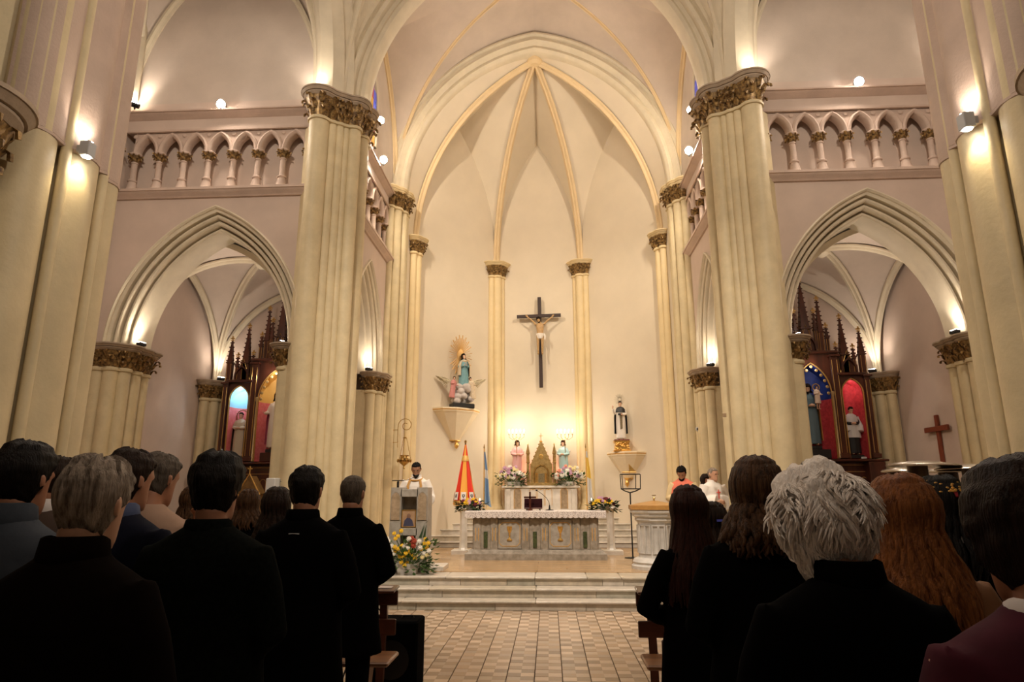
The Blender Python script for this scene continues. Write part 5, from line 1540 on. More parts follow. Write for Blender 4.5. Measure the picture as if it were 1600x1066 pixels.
    if beard is not None:
        g = MB()
        def fb(a, b):
            th = lerp(pi * .06, pi * .94, a); z = lerp(-.126, -.062, b)
            edge = min(1, 6 * min(a, 1 - a) + .1) * min(1, (1 - b) * 4 + (.0 if abs(a - .5) < .12 else .5)) 
            return T @ (head_point(th, max(z, -.119), .012 * edge - .002) + V3((0, 0, min(0, z + .119))))
        g.grid(fb, 30, 10); g.obj('beard', beard, body, 60)
    if eyes:
        for s in (-1, 1):
            g = MB(); g.ell(T @ V3((s * .030, .090, .012)), (.012, .008, .007)); g.obj('eye', EYE, body)
    body['_T'] = 0
    del body['_T']
    return body, T, ARM

# ------------------------------------------------------------------ congregation (all seen from behind, facing the altar)
NAVYB = mat('navy_jacket', (.005, .006, .014), .9, spec=.1, var=.2, vscale=10)
PUFF = mat('grey_blue_padded', (.034, .040, .05), .8, spec=.1, var=.15, vscale=6, bump=.2, bscale=14)
DBRN = mat('dark_brown_coat', (.0045, .0028, .002), 1.0, spec=.02, var=.2, vscale=20)
DGRN = mat('dark_green_tweed', (.0040, .0048, .0038), 1.0, spec=.02, var=.4, vscale=60)
BEIGE = mat('beige_jacket', (.30, .19, .13), .9, var=.1, vscale=8)
CAMEL = mat('camel_coat', (.17, .070, .022), .85, var=.15, vscale=8)
MAROON = mat('maroon_jacket', (.05, .006, .014), .85, spec=.15, var=.25, vscale=10)
JEANS = mat('blue_jeans', (.045, .07, .15), .85, var=.2, vscale=20)
BLK2 = mat('black_wool', (.003, .003, .0035), 1.0, spec=.02, var=.3, vscale=40)
WHT = mat('white_shirt', (.6, .55, .52), .8)
def stand(px, py, Y, label, **k):
    """head top seen at (px, py), standing Y metres up the nave on the floor"""
    p = at(px, py, Y)
    hd = k.get('head', (0, 0, 0))
    drop = 1 - .03 * (abs(hd[0]) / 25)
    hh = p.z / drop / (1.0 + .012)
    return figure(label, (p.x, Y - .02, 0), h=hh, **k)

F1 = stand(46, 694, 2.30, 'dark-haired man in a grey-blue padded jacket, at the far left edge', coat=PUFF, hem=.72, hairm=H_BLK, collar=PUFF, lower=BLK2, head=(4, -3, 0), voxel=.010, bulk=1.12, seed=1, collar_h=.055, hair_kw=dict(thick=.016, noise_amp=.003))
F2 = stand(98, 717, 3.62, 'brown-haired person with a pale collar, partly behind the big grey-haired man', coat=mat('brown_coat', (.05, .028, .018), .85), hem=.7, hairm=H_DBR, collar=WHT, lower=BLK2, head=(6, -5, 0), seed=2)
F3 = stand(152, 722, 1.78, 'grey-haired man in a dark brown coat, largest figure on the left', coat=DBRN, hem=.6, hairm=H_GRY, collar=DBRN, lower=BLK2, head=(8, -4, 0), voxel=.009, bulk=1.12, seed=3, hair='short', hair_kw=dict(thick=.015, noise_amp=.004, back=-.085, sides=-.005, freq=(40, 16)), collar_h=.05, skin=SKINP)
F4 = stand(204, 705, 2.80, 'dark-haired man in a navy jacket with a blue collar, turned to the right', coat=NAVYB, hem=.72, hairm=H_DBR, collar=mat('blue_collar', (.035, .05, .11), .8), lower=BLK2, head=(6, -18, 0), seed=4, bulk=1.05)
F5 = stand(247, 711, 3.30, 'grey-haired man in a beige jacket with his hand at his chin', coat=BEIGE, hem=.72, hairm=H_DGR, collar=None, lower=BLK2, head=(10, -16, 0), seed=5, arms=('folded', ((.22, .10, 1.15), (.13, .24, 1.36), (-.1, .1, 1))), bulk=1.05, hair_kw=dict(crown_thin=.3))
F6 = stand(345, 715, 2.55, 'tall dark-haired man in a dark green-black coat and blue jeans, left of the aisle', coat=DGRN, hem=.80, hairm=H_BLK, collar=DGRN, lower=JEANS, head=(2, -4, 0), voxel=.010, bulk=1.14, sh=.235, seed=6, collar_h=.03, hair_kw=dict(thick=.018, top_extra=.5))
F7 = stand(303, 764, 6.1, 'small brown-haired person half hidden between the beige jacket and the tall man', coat=BLK2, hem=.6, hairm=H_BRN, lower=BLK2, seed=7, hair='long', hair_kw=dict(length=.25, n=50), female=True, sh=.19)
F8 = stand(392, 768, 6.1, 'brown-haired person hidden just right of the tall man in the green-black coat', coat=BLK2, hem=.6, hairm=H_BRN, lower=BLK2, seed=8, female=True, sh=.19, hair='long', hair_kw=dict(length=.2, n=50))
F9 = stand(436, 766, 4.58, 'person with dark brown shoulder-length hair in front of the left great pier', coat=BLK2, hem=.6, hairm=H_DBR, lower=BLK2, seed=9, female=True, sh=.19, hair='long', hair_kw=dict(length=.22, n=60, hug=.11))
F10 = stand(483, 728, 3.55, 'short-haired man in a long black coat with a small pale neck label', coat=BLK, hem=.55, hairm=H_BLK, collar=BLK, lower=BLK2, seed=10, bulk=1.08, sh=.225, head=(0, -6, 0), voxel=.011)
g = MB(); g.box((0, -.128, 1.42), (.055, .006, .012)); g.obj('neck_label', mat('pale_tag', (.5, .5, .48), .6), F10[0], 0)
F11 = stand(553, 742, 4.56, 'close-cropped grey man in a black coat beside the aisle on the left', coat=BLK, hem=.62, hairm=H_DGR, collar=BLK, lower=BLK2, seed=11, bulk=1.0, sh=.215, head=(2, -10, 0), voxel=.011, hair_kw=dict(thick=.008, noise_amp=.001))
G1 = stand(1075, 767, 3.62, 'woman with long straight dark red hair in black, by the right of the aisle', coat=BLK, hem=.42, hairm=H_RED, lower=BLK2, seed=12, female=True, sh=.180, bulk=.92, sleeve=.063, hair='long', hair_kw=dict(length=.44, n=130, hug=.125, wave=.004, lock=.013), head=(4, 8, 0), voxel=.011)
G2 = stand(1177, 722, 2.80, 'woman with wavy brown hair and glasses on her head, in black', coat=BLK, hem=.42, hairm=H_BRN, lower=BLK2, seed=13, female=True, sh=.225, hair='long', hair_kw=dict(length=.20, n=150, wave=.016, hug=.13, lock=.015), voxel=.010, bulk=1.14)
T = G2[1]; g = MB()
for s in (-1, 1):
    pts = [T @ V3((s * .037 + .030 * cos(2 * pi * k / 16), .055 + .012 * sin(2 * pi * k / 16), .125 + .024 * sin(2 * pi * k / 16))) for k in range(17)]
    g.tube(pts, .003, 5); g.tube([T @ V3((s * .067, .055, .125)), T @ V3((s * .09, -.02, .075))], .003, 5)
gl = g.obj('glasses', mat('brown_plastic', (.06, .015, .01), .3), None)
gl.parent = G2[0]
G3 = stand(1300, 766, 1.76, 'white curly-haired person in a black coat with bowed head', coat=BLK, hem=.5, hairm=H_WHT, lower=BLK2, seed=14, hair='curly', head=(22, 24, 4), voxel=.010, bulk=1.10, sh=.225, collar=BLK, collar_h=.045, skin=SKINP)
G4 = stand(1408, 757, 2.25, 'woman with long auburn hair in a camel coat', coat=CAMEL, hem=.5, hairm=H_AUB, lower=BLK2, seed=15, female=True, sh=.21, hair='long', hair_kw=dict(length=.34, n=160, wave=.012, hug=.14, lock=.014), head=(6, 10, 0), voxel=.010, bulk=1.1)
G5 = stand(1468, 752, 3.30, 'dark-haired woman in profile wearing a gold and red sequinned headpiece', coat=BLK2, hem=.6, hairm=H_BLK, lower=BLK2, seed=16, female=True, sh=.20, hair='long', hair_kw=dict(length=.30, n=110, hug=.12), head=(2, 42, 0), voxel=.010, collar=WHT, skin=SKIN)
T = G5[1]; g = MB(); r5 = random.Random(3)
for i in range(70):
    th = r5.uniform(0, 2 * pi); z = r5.uniform(.075, .115); g.ell(T @ head_point(th, z, .030), (.009, .009, .006), 6, 4)
hpc = g.obj('sequin_band', GOLD, G5[0]); hpc['kind'] = 'stuff'
g = MB(); g.loft([[T @ head_point(2 * pi * j / 24, z, o_) for j in range(24)] for z, o_ in ((.055, .026), (.06, .032), (.075, .032), (.08, .024))], caps=False); g.obj('red_band', mat('red_band', (.25, .012, .02), .5), G5[0])
G6 = stand(1592, 754, 1.34, 'dark-haired person in a maroon jacket with pale collar, right foreground', coat=MAROON, hem=.7, hairm=H_DBR, lower=BLK2, seed=17, head=(14, 3, 4), voxel=.009, bulk=1.10, sh=.225, collar=WHT, hair_kw=dict(thick=.026, back=-.10, sides=-.06, noise_amp=.003, top_extra=.2), collar_h=.02)
g = MB(); g.tube([(.12, -.13, 1.40), (.06, -.158, 1.25), (-.02, -.165, 1.05)], .018, 8, flat=.35); g.tube([(.12, -.13, 1.40), (.125, -.02, 1.468), (.12, .09, 1.42)], .018, 8, flat=.4); g.obj('bag_strap', IRON, G6[0])
G7 = stand(1112, 789, 4.58, 'child with dark brown hair and a small blue and white hair clip, between two women', coat=BLK2, hem=.5, hairm=H_DBR, lower=BLK2, seed=18, female=True, hair='long', hair_kw=dict(length=.2, n=60), sh=.18)
T = G7[1]; g = MB(); g.box(T @ head_point(-pi * .45, .03, .04), (.05, .012, .016)); g.obj('hair_clip', mat('blue_clip', (.10, .12, .6), .4), G7[0], 0)

# ------------------------------------------------------------------ clergy on the chancel
OCHRE = mat('ochre_band', (.46, .24, .055), .7)
CORAL = mat('coral_cloth', (.70, .17, .10), .75, var=.1, vscale=8)
p = at(651, 724, 12.0)
C1, T1, A1 = figure('bearded priest in a cream alb with ochre bands reading at the lectern', (p.x, 12.0, PLZ), h=(p.z - PLZ) * 1.01, rz=pi, coat=WHITEC, hem=.08, hair='short', hairm=H_BLK, hair_kw=dict(thick=.006), skin=SKINT, head=(18, 6, 0), arms='open', sleeve=.085, sleeve_end=.11, eyes=True, beard=H_BLK, folds=.05, hemw=.28, seed=21, shoes=False, collar=WHITEC)
for s in (-1, 1):
    g = MB(); g.tube([(s * .085, .09, 1.45), (s * .115, .142, 1.34), (s * .10, .15, 1.15), (s * .10, .155, .6)], .022, 8, flat=.3); g.obj('ochre_band', OCHRE, C1)
g = MB(); g.tube([(.11 * cos(a), .0 + .11 * sin(a), 1.465 - .035 * sin(a)) for a in [pi * 2 * k / 20 for k in range(21)]], .016, 8); g.obj('neck_band', OCHRE, C1)
p = at(1112, 733, 12.0)
C2, T2, A2 = figure('elderly grey-haired priest in a white alb with a red cross, hands clasped', (p.x, 12.0, PLZ), h=(p.z - PLZ) * 1.01, rz=pi + .35, coat=WHITEC, hem=.08, hair='short', hairm=H_GRY, hair_kw=dict(thick=.007, crown_thin=.7), skin=SKINP, head=(4, 18, 0), arms='hold', sleeve=.10, sleeve_end=.14, eyes=True, folds=.06, hemw=.29, seed=22, shoes=False, collar=WHITEC, bulk=1.12)
g = MB(); g.box((0, .168, 1.28), (.014, .008, .16)); g.box((0, .168, 1.31), (.085, .008, .014)); g.obj('red_cross', mat('cross_red', (.70, .06, .03), .5), C2, 0)
p = at(1066, 742, 12.7)
C3, T3, A3 = figure('dark-bearded priest in cream and coral vestments with bowed head', (p.x, 12.7, PLZ), h=(p.z - PLZ) * 1.10, rz=pi - .25, coat=mat('cream_vestment', (.62, .48, .26), .8), hem=.08, hair='short', hairm=H_BLK, hair_kw=dict(thick=.016), skin=SKINT, head=(26, -6, 0), arms='hold', sleeve=.09, sleeve_end=.11, eyes=True, beard=H_BLK, folds=.05, hemw=.28, seed=23, shoes=False)
g = MB()
rings = []
for z, rx, ry, yo in ((1.22, .262, .165, 0), (1.34, .25, .16, -.005), (1.43, .215, .135, -.012), (1.485, .13, .105, -.018), (1.52, .085, .08, -.015)):
    rings.append([V3((rx * cos(2 * pi * j / 32), yo + ry * sin(2 * pi * j / 32), z)) for j in range(32)])
g.loft(rings, caps=False); g.obj('coral_cape', CORAL, C3, 60)
p = at(1102, 745, 13.2)
C4, T4, A4 = figure('woman with long dark hair standing behind the elderly priest', (p.x, 13.2, PLZ), h=(p.z - PLZ) * 1.01, rz=pi + .3, coat=mat('brown_dress', (.06, .03, .015), .8), hem=.3, hair='long', hairm=H_DBR, hair_kw=dict(length=.30, n=70, hug=.12), skin=SKIN, head=(0, 20, 0), eyes=True, seed=24, female=True, sh=.19)
# ================================================================== STATUES
SCL = .6
VBLUE = mat('statue_blue', (.16, .33, .36), .5, var=.15, vscale=8); VCREAM = mat('statue_cream', (.62, .50, .34), .5, var=.15, vscale=10)
VROSE = mat('statue_rose', (.55, .22, .20), .5, var=.1, vscale=8); CLOUD = mat('cloud_grey', (.42, .38, .36), .6, color2=(.56, .50, .45), vscale=8)
SBLK = mat('statue_black', (.012, .011, .010), .45); SWHT = mat('statue_white', (.72, .66, .58), .5); SBRN = mat('statue_brown', (.06, .035, .02), .5)
def cloak(parent, m, z0, z1, th0, th1, rx, ry, top=.16, folds=.05, name='cloak', seed=0, off=0.0, opening=0.0):
    """open draped cloak around the back of a figure"""
    g = MB()
    def f(a, b):
        th = lerp(th0, th1, a); z = lerp(z1, z0, b)
        rr_ = lerp(top, 1.0, min(1, b * 3.0) ** .7)
        k = 1 + folds * b * (sin(th * 11 + seed) + .5 * sin(th * 19))
        return V3((rx * rr_ * k * cos(th), off + ry * rr_ * k * sin(th), z))
    g.grid(f, 60, 16); g2 = MB()
    n = len(g.v)
    # give it thickness
    inner = [tuple(V3(p) * .0 + V3((p[0] * .93, p[1] * .93, p[2]))) for p in g.v]
    g2.add(g.v, g.f); g2.add(inner, [tuple(reversed(f_)) for f_ in g.f])
    return g2.obj(name, m, parent, 60)
def halo(parent, c, r, m, n=24, rays=True, tilt=0, rx=None, name='halo', inner=.45):
    g = MB()
    for k in range(n):
        a = 2 * pi * k / n; L = r * (1 if k % 2 else .86)
        e = V3((L * cos(a) * (rx / r if rx else 1), 0, L * sin(a))); s0 = e * inner
        g.tube([V3(c) + s0, V3(c) + e], [.013 * r / .3, .006 * r / .3], 5, flat=.5)
    return g
# --- rayed Virgin on the left corbel
cpos = CL2 + nin * .30
vb = empty('virgin_statue', 'painted Virgin in blue before golden rays, on a cloud with two winged angels', 'statue', (cpos.x, cpos.y, 3.79), rz=0)
face = atan2(nin.x, -nin.y)  # rotation so that local -y looks along nin
vb.rotation_euler = (0, 0, face * .62)
mb = MB(); mb.cbox((0, 0, .06), (.60, .30, .12), .015); mb.obj('base', SBLK, vb)
mb = MB(); r9 = random.Random(4)
for k in range(34):
    t = r9.random(); a = r9.uniform(0, 2 * pi)
    mb.ell((.26 * cos(a) * (1 - .5 * t) + .02, .10 * sin(a), .16 + .44 * t), (.10, .08, .085), 10, 7)
o = bake(mb, 'cloud', CLOUD, vb, .014, 3)
vg, T_, A_ = figure('x', (.04, 0, .42), scale=.58, rz=pi, coat=VBLUE, hem=.05, hair='long', hairm=H_DBR, hair_kw=dict(length=.16, n=50, hug=.10), skin=SKINS, head=(-12, 14, 6), arms='pray', folds=.07, female=True, sh=.185, hemw=.26, voxel=.02, shoes=False, seed=31, nofeet=True)
def as_part(o, parent, name='figure'):
    for k in ('label', 'category', 'group'):
        if k in o: del o[k]
    o.name = name; o.parent = parent
    return o
as_part(vg, vb)
# figure's own garments sit one level below (thing > figure > garment)
cloak(vg, VCREAM, .75, 1.47, -pi * 1.25, pi * .25, .29, .22, .45, .05, 'mantle', 2)
g = MB(); g.lathe([(.13, 1.36), (.15, 1.42), (.10, 1.47)], (0, -.01, 0), 20); g.obj('mantle_collar', VCREAM, vg)
RAYG = mat('ray_gilt', (.60, .36, .13), .4, metal=.6)
for k in range(40):
    a = 2 * pi * k / 40; rr_ = 1 if k % 2 else .84
    mb = MB()
    e = V3((-.02 + .32 * rr_ * cos(a), .10, 1.42 + .56 * rr_ * sin(a))); s0 = V3((-.02 + .09 * cos(a), .10, 1.42 + .17 * sin(a)))
    mb.tube([s0, e], [.010, .015], 5, flat=.5)
    mb.obj('gilt_ray', RAYG, vb)
mb = MB(); mb.ell((-.02, .11, 1.42), (.11, .012, .20), 24, 12); mb.obj('ray_disc', RAYG, vb)
WING = mat('wing_grey_gold', (.45, .38, .24), .5, var=.25, vscale=20)
def wing(parent, root, tip, width, m=None, name='wing'):
    root, tip = V3(root), V3(tip); d = tip - root; dn = V3((0, 0, -1)); g = MB()
    for k in range(9):
        t = k / 8; p0 = root + d * t * .55 + dn * width * .1 * t; p1 = root + d * lerp(.45, 1.0, t) + dn * width * (1 - t) * 1.0
        g.tube([p0, lerp(p0, p1, .5) + V3((0, -.01, .01)), p1], [.02 * width / .12, .026 * width / .12, .006], 6, flat=.35)
    g.tube([root, root + d * .35 + V3((0, 0, .03)), root + d * .7 + V3((0, 0, .015))], [.02, .018, .01], 8)
    return bake(g, name, m or WING, parent, .008, 1)
for s, rob, hd in ((-1, VROSE, -30), (1, VCREAM, 30)):
    ag, T_, A_ = figure('x', (s * .30 - .02, -.09, .22), scale=.34, rz=pi + s * .5, coat=rob, hem=.10, hair='short', hairm=H_BRN, hair_kw=dict(thick=.026, noise_amp=.008), skin=SKINS, head=(-10, hd, 0), arms=('open', 'pray'), folds=.06, voxel=.03, shoes=False, seed=33 + s, nofeet=True, lean=-.25 * 0)
    as_part(ag, vb, 'angel'); ag.rotation_euler = (0, s * .15, pi - s * .35)
    wing(vb, (s * .30 - .02, .0, .70), (s * .72 - .02, .04, .82), .20)
# --- friar on the right corbel
fpos = CRR + V3((-nin.x, nin.y, 0)) * .25
fb = empty('friar_statue', 'painted friar saint in black cloak over white habit on a gilt pedestal', 'statue', (fpos.x, fpos.y, 2.66))
mb = MB(); mb.loft([[V3((sx * a, sy * a * .8, z)) for sx, sy in ((-1, -1), (1, -1), (1, 1), (-1, 1))] for a, z in ((.21, 0), (.215, .03), (.18, .05), (.17, .20), (.20, .24), (.20, .27))]); mb.obj('pedestal', GOLD, fb)
mb = MB(); r9 = random.Random(8)
for k in range(30): mb.ell((r9.uniform(-.17, .17), -.15, r9.uniform(.05, .22)), (.025, .018, .018), 6, 4)
o = mb.obj('pedestal_relief', GOLD, fb); o['kind'] = 'stuff'
mb = MB(); mb.cbox((0, 0, .285), (.38, .30, .03), .006); mb.obj('red_plinth', mat('dark_red_paint', (.14, .02, .015), .5), fb)
fg, T_, A_ = figure('x', (0, 0, .30), scale=.555, rz=pi, coat=SWHT, hem=.06, hair='short', hairm=H_DBR, hair_kw=dict(thick=.008), skin=SKINS, head=(0, 0, 0), arms=('hold', ((.27, .02, 1.17), (.36, .15, 1.42), (.05, .1, 1))), folds=.06, sh=.20, hemw=.22, voxel=.02, shoes=False, seed=37, eyes=True)
as_part(fg, fb)
cloak(fg, SBLK, .28, 1.46, -pi * 1.13, pi * .13, .30, .19, .45, .04, 'black_cloak', 4)
g = MB(); g.loft([[V3((rx * cos(2 * pi * j / 32), yo + ry * sin(2 * pi * j / 32), z)) for j in range(32)] for z, rx, ry, yo in ((1.24, .245, .16, 0), (1.36, .235, .15, -.005), (1.45, .19, .125, -.012), (1.50, .09, .085, -.015))], caps=False); g.obj('black_capelet', SBLK, fg, 60)
g = MB(); g.slab([(-.06, .16, .5), (.04, .16, .45), (.05, .165, 1.2), (-.07, .165, 1.2)], (0, .012, 0)); g.obj('gilt_scapular', mat('brocade_gold', (.30, .22, .10), .5, color2=(.03, .025, .02), vscale=30), fg)
g = MB(); g.cbox((.07, .25, 1.13), (.13, .04, .09), .006); g.obj('book', SBLK, fg)
mb = halo(None, (0, .02, 1.33), .15, None, 30, inner=.25); o = mb.obj('silver_halo', mat('tarnished_silver', (.30, .26, .18), .4, metal=.8), fb); o['kind'] = 'stuff'
# --- corpus on the crucifix
cg, T_, A_ = figure('x', (-.02, -.10, .62), scale=.80, rz=pi, coat=None, hair='short', hairm=H_DBR, hair_kw=dict(thick=.022, back=-.14, noise_amp=.006), skin=mat('corpus_flesh', (.48, .30, .13), .5, var=.2, vscale=10), head=(28, -22, 12), arms='cross', voxel=.014, shoes=False, seed=40, beard=H_DBR)
as_part(cg, cx_, 'corpus')
cg.scale = (.62, .62, .62); cg.location = (-.0, -.105, .96)
g = MB(); g.loft([[V3((rx * (1 + .05 * sin(j * 2.3)) * cos(2 * pi * j / 32), ry * (1 + .05 * sin(j * 2.3)) * sin(2 * pi * j / 32), z)) for j in range(32)] for z, rx, ry in ((.74, .125, .11), (.82, .16, .125), (.95, .178, .13), (.98, .17, .12))]); g.tube([(-.17, .05, .97), (-.22, .06, .85), (-.21, .07, .70)], [.03, .045, .03], 8, flat=.5); g.obj('loincloth', SWHT, cg)
# --- two candelabra angels on the high altar
for s, nm, rob, px in ((-1, 'left', mat('angel_pink', (.66, .36, .33), .5), 808), (1, 'right', mat('angel_blue', (.36, .52, .50), .5), 880)):
    X = at(px, 700, HY + .33).x; zt = at(px, 689, HY + .33).z
    sc_ = (zt - (1.84 + .14)) / 1.76
    an = empty('angel_statue', ('pink-robed' if s < 0 else 'pale blue-robed') + ' angel statue holding a lit candelabrum, %s of the tabernacle' % nm, 'statue', (X, HY + .33, 1.981))
    ag, T_, A_ = figure('x', (0, 0, 0), scale=sc_, rz=pi - s * .3, coat=rob, hem=.05, hair='long', hairm=H_BRN, hair_kw=dict(length=.06, n=50, hug=.09, wave=.02), skin=SKINS, head=(4, 0, 0), arms='hold', folds=.05, female=True, sh=.19, hemw=.22, voxel=.022, shoes=False, seed=50 + s, eyes=True)
    as_part(ag, an)
    g = MB(); g.lathe([(.165, 1.07), (.175, 1.05), (.165, 1.03)], (0, 0, 0), 20, sy=.75); g.obj('sash', GOLD, ag)
    for w_ in (-1, 1): wing(an, (w_ * .05, .06, .62), (w_ * .20, .09, .80), .16, mat('angel_wing', (.55, .50, .45), .5))
    cd = empty('candelabrum', 'lit branched brass candelabrum held by the angel %s of the tabernacle' % nm, 'candelabrum', (X + s * .03 + .02, HY + .25, 2.15))
    top_ = at(px, 678, HY + .25).z - 2.15
    mb = MB(); mb.lathe([(.012, 0), (.008, .1), (.008, top_ - .12), (.02, top_ - .10), (.008, top_ - .06), (.008, top_)], n=10); mb.obj('stem', BRASS, cd)
    for k in range(5):
        dx = (k - 2) * .10
        mb = MB(); mb.tube([(0, 0, top_ - .10), (dx * .5, -.02, top_ - .16), (dx, -.02 * (k % 2), top_ - .09), (dx, -.02 * (k % 2), top_ - .02)], .007, 6); mb.lathe([(.004, top_ - .03), (.022, top_ - .02), (.022, top_ - .01), (.01, top_ - .005)], (dx, -.02 * (k % 2), 0), 10); mb.obj('arm', BRASS, cd)
        mb = MB(); mb.lathe([(.009, top_), (.009, top_ + .05)], (dx, -.02 * (k % 2), 0), 8); mb.obj('candle', PLASTW, cd)
        mb = MB(); mb.lathe([(.001, top_ + .05), (.011, top_ + .07), (.010, top_ + .09), (.001, top_ + .12)], (dx, -.02 * (k % 2), 0), 8); mb.obj('flame_bulb', BULB, cd)
    L_ = light('POINT', 'candle_glow', (X, HY + .02, 2.15 + top_ + .16), 14, (1, .88, .72), .12)
# rose light behind the tabernacle
for s in (-1, 1): light('POINT', 'rose_altar_lamp', (.02 + s * .40, HY + .46, 2.30), 1.6, (1, .25, .16), .03)
# --- statues in the retables
def niche_statue(label, x, z, h, robe, m2=None, head=(0, 0, 0), arms='hold', hair='long', hairm=H_DBR, halo_r=0, seed=0, cl=None, y=14.82, **k):
    b = empty('saint_statue', label, 'statue', (x, y, z))
    mb = MB(); mb.cbox((0, 0, .04), (.30, .22, .08), .01); mb.obj('base', SBLK, b)
    f_, T_, A_ = figure('x', (0, 0, .08), scale=h / 1.76, rz=pi, coat=robe, hem=.05, hair=hair, hairm=hairm, hair_kw=dict(length=.10, n=40, hug=.10) if hair == 'long' else dict(thick=.01), skin=SKINS, head=head, arms=arms, folds=.06, sh=.20, hemw=.23, voxel=.02, shoes=False, seed=seed, eyes=True, **k)
    as_part(f_, b)
    if cl is not None: cloak(f_, cl, .15, 1.46, -pi * 1.2, pi * .12, .28, .18, .45, .06, 'mantle', seed)
    if halo_r:
        g = MB(); pts = [(halo_r * cos(2 * pi * k_ / 20), .06, h * .93 + .08 + halo_r * sin(2 * pi * k_ / 20)) for k_ in range(21)]; g.tube(pts, .012, 6)
        for k_ in range(16): a = 2 * pi * k_ / 16; g.tube([(halo_r * cos(a), .06, h * .93 + .08 + halo_r * sin(a)), (halo_r * 1.2 * cos(a), .06, h * .93 + .08 + halo_r * 1.2 * sin(a))], .006, 4)
        o = g.obj('halo', mat('dark_gilt', (.25, .12, .05), .4, metal=.6), b); o['kind'] = 'stuff'
    return b, f_
niche_statue('saint in pale habit, dark cloak and round halo, outer niche of the left retable', -6.92, 2.37, 1.05, mat('pale_habit', (.50, .42, .30), .6), cl=SBRN, halo_r=.13, seed=60, hair='short')
mb = MB(); mb.cbox((0, 0, .10), (.5, .30, .20), .01); ped = mb.obj('statue_pedestal', MAHO); ped.location = (-6.08, 14.80, 2.36); tag(ped, 'dark wooden pedestal under the central figure of the left retable', 'pedestal')
niche_statue('robed figure in white with a rose mantle, central niche of the left retable', -6.08, 2.56, 1.30, mat('ivory_robe', (.66, .56, .46), .6), cl=mat('rose_mantle', (.62, .14, .22), .6), seed=61, arms=('open', 'open'), y=14.80)
mb = MB(); mb.cbox((0, 0, .10), (.5, .30, .20), .01); ped = mb.obj('statue_pedestal', SBLK); ped.location = (6.08, 14.80, 2.36); tag(ped, 'black pedestal under the bearded saint of the right retable', 'pedestal')
b_, f_ = niche_statue('bearded saint in blue-grey and gold carrying a child, central niche of the right retable', 6.02, 2.56, 1.36, mat('blue_tunic', (.085, .14, .17), .6), cl=mat('gold_mantle', (.55, .27, .08), .5), seed=62, beard=H_DBR, head=(10, -20, 0), y=14.80)
bb, T_, A_ = figure('x', (.14, -.15, .86), scale=.30, rz=pi + .3, coat=mat('child_tunic', (.70, .55, .44), .6), hem=.45, hair='short', hairm=H_BRN, hair_kw=dict(thick=.02), skin=SKINS, head=(0, 10, 0), arms=('open', 'pray'), voxel=.03, shoes=False, seed=63)
as_part(bb, b_, 'child_figure')
g = MB(); g.tube([(.14 + .075 * cos(2 * pi * k / 16), -.13, 1.36 + .075 * sin(2 * pi * k / 16)) for k in range(17)], .012, 6); g.obj('gilt_halo', GOLD, b_)
b_, f_ = niche_statue('saint in white surplice over black cassock, outer niche of the right retable', 6.90, 2.36, 1.06, mat('black_cassock', (.01, .01, .01), .6), seed=64, hair='short', head=(14, 10, 0))
g = MB(); NJ = 40
g.loft([[V3((rx * (1 + fo * sin(j * 1.9)) * cos(2 * pi * j / NJ), ry * (1 + fo * sin(j * 1.9)) * sin(2 * pi * j / NJ), z)) for j in range(NJ)] for z, rx, ry, fo in ((.62, .275, .20, .05), (.85, .25, .18, .04), (1.1, .235, .165, .02), (1.32, .235, .155, 0), (1.43, .19, .13, 0), (1.50, .09, .08, 0))], caps=False); g.obj('white_surplice', mat('surplice_white', (.62, .60, .58), .7), f_, 60)
for s in (-1, 1):
    g = MB(); g.tube([(s * .20, -.01, 1.38), (s * .26, -.02, 1.2), (s * .27, .06, 1.05), (s * .24, .10, .85)], [.08, .085, .10, .12], 14); g.obj('surplice_sleeve', MATS['surplice_white'], f_, 60)
mb = MB(); mb.cbox((0, 0, .02), (.10, .05, .04), .005); cd_ = mb.obj('label_card', PLASTW); cd_.location = (6.93, 14.60, 2.40); tag(cd_, 'small white card at the feet of the surpliced saint', 'card'); cd_.location = (6.93, 14.50, 2.345)

# ================================================================== FLOWERS
FYEL = mat('yellow_petal', (.80, .50, .02), .6); FWHI = mat('white_petal', (.80, .76, .66), .6); FPNK = mat('lilac_petal', (.55, .32, .44), .6); FRUS = mat('rust_petal', (.35, .05, .02), .6); FCRE = mat('cream_petal', (.78, .66, .32), .6); FMAR = mat('dark_red_petal', (.14, .012, .02), .6); FCOR = mat('coral_petal', (.75, .30, .20), .6)
def bloom_mesh(m, r):
    mb = MB()
    for ring, (n, rr_, up_) in enumerate(((9, 1.0, .25), (8, .75, .6), (6, .45, .9))):
        for k in range(n):
            a = 2 * pi * k / n + ring * .4
            d = V3((cos(a) * rr_, sin(a) * rr_, up_ * .6)).normalized() * r * (1.0 if ring == 0 else .85); t = V3((-sin(a), cos(a), 0)) * r * .30
            p = d
            mb.add([(0, 0, 0), tuple(p * .55 - t), tuple(p), tuple(p * .55 + t), tuple(p * .5 + V3((0, 0, r * .18)))], [(0, 1, 4), (1, 2, 4), (2, 3, 4), (3, 0, 4)])
    mb.ell((0, 0, r * .35), (r * .3, r * .3, r * .25), 8, 5)
    o = mb.obj('flower', m); me = o.data; bpy.data.objects.remove(o); return me
BM = {}
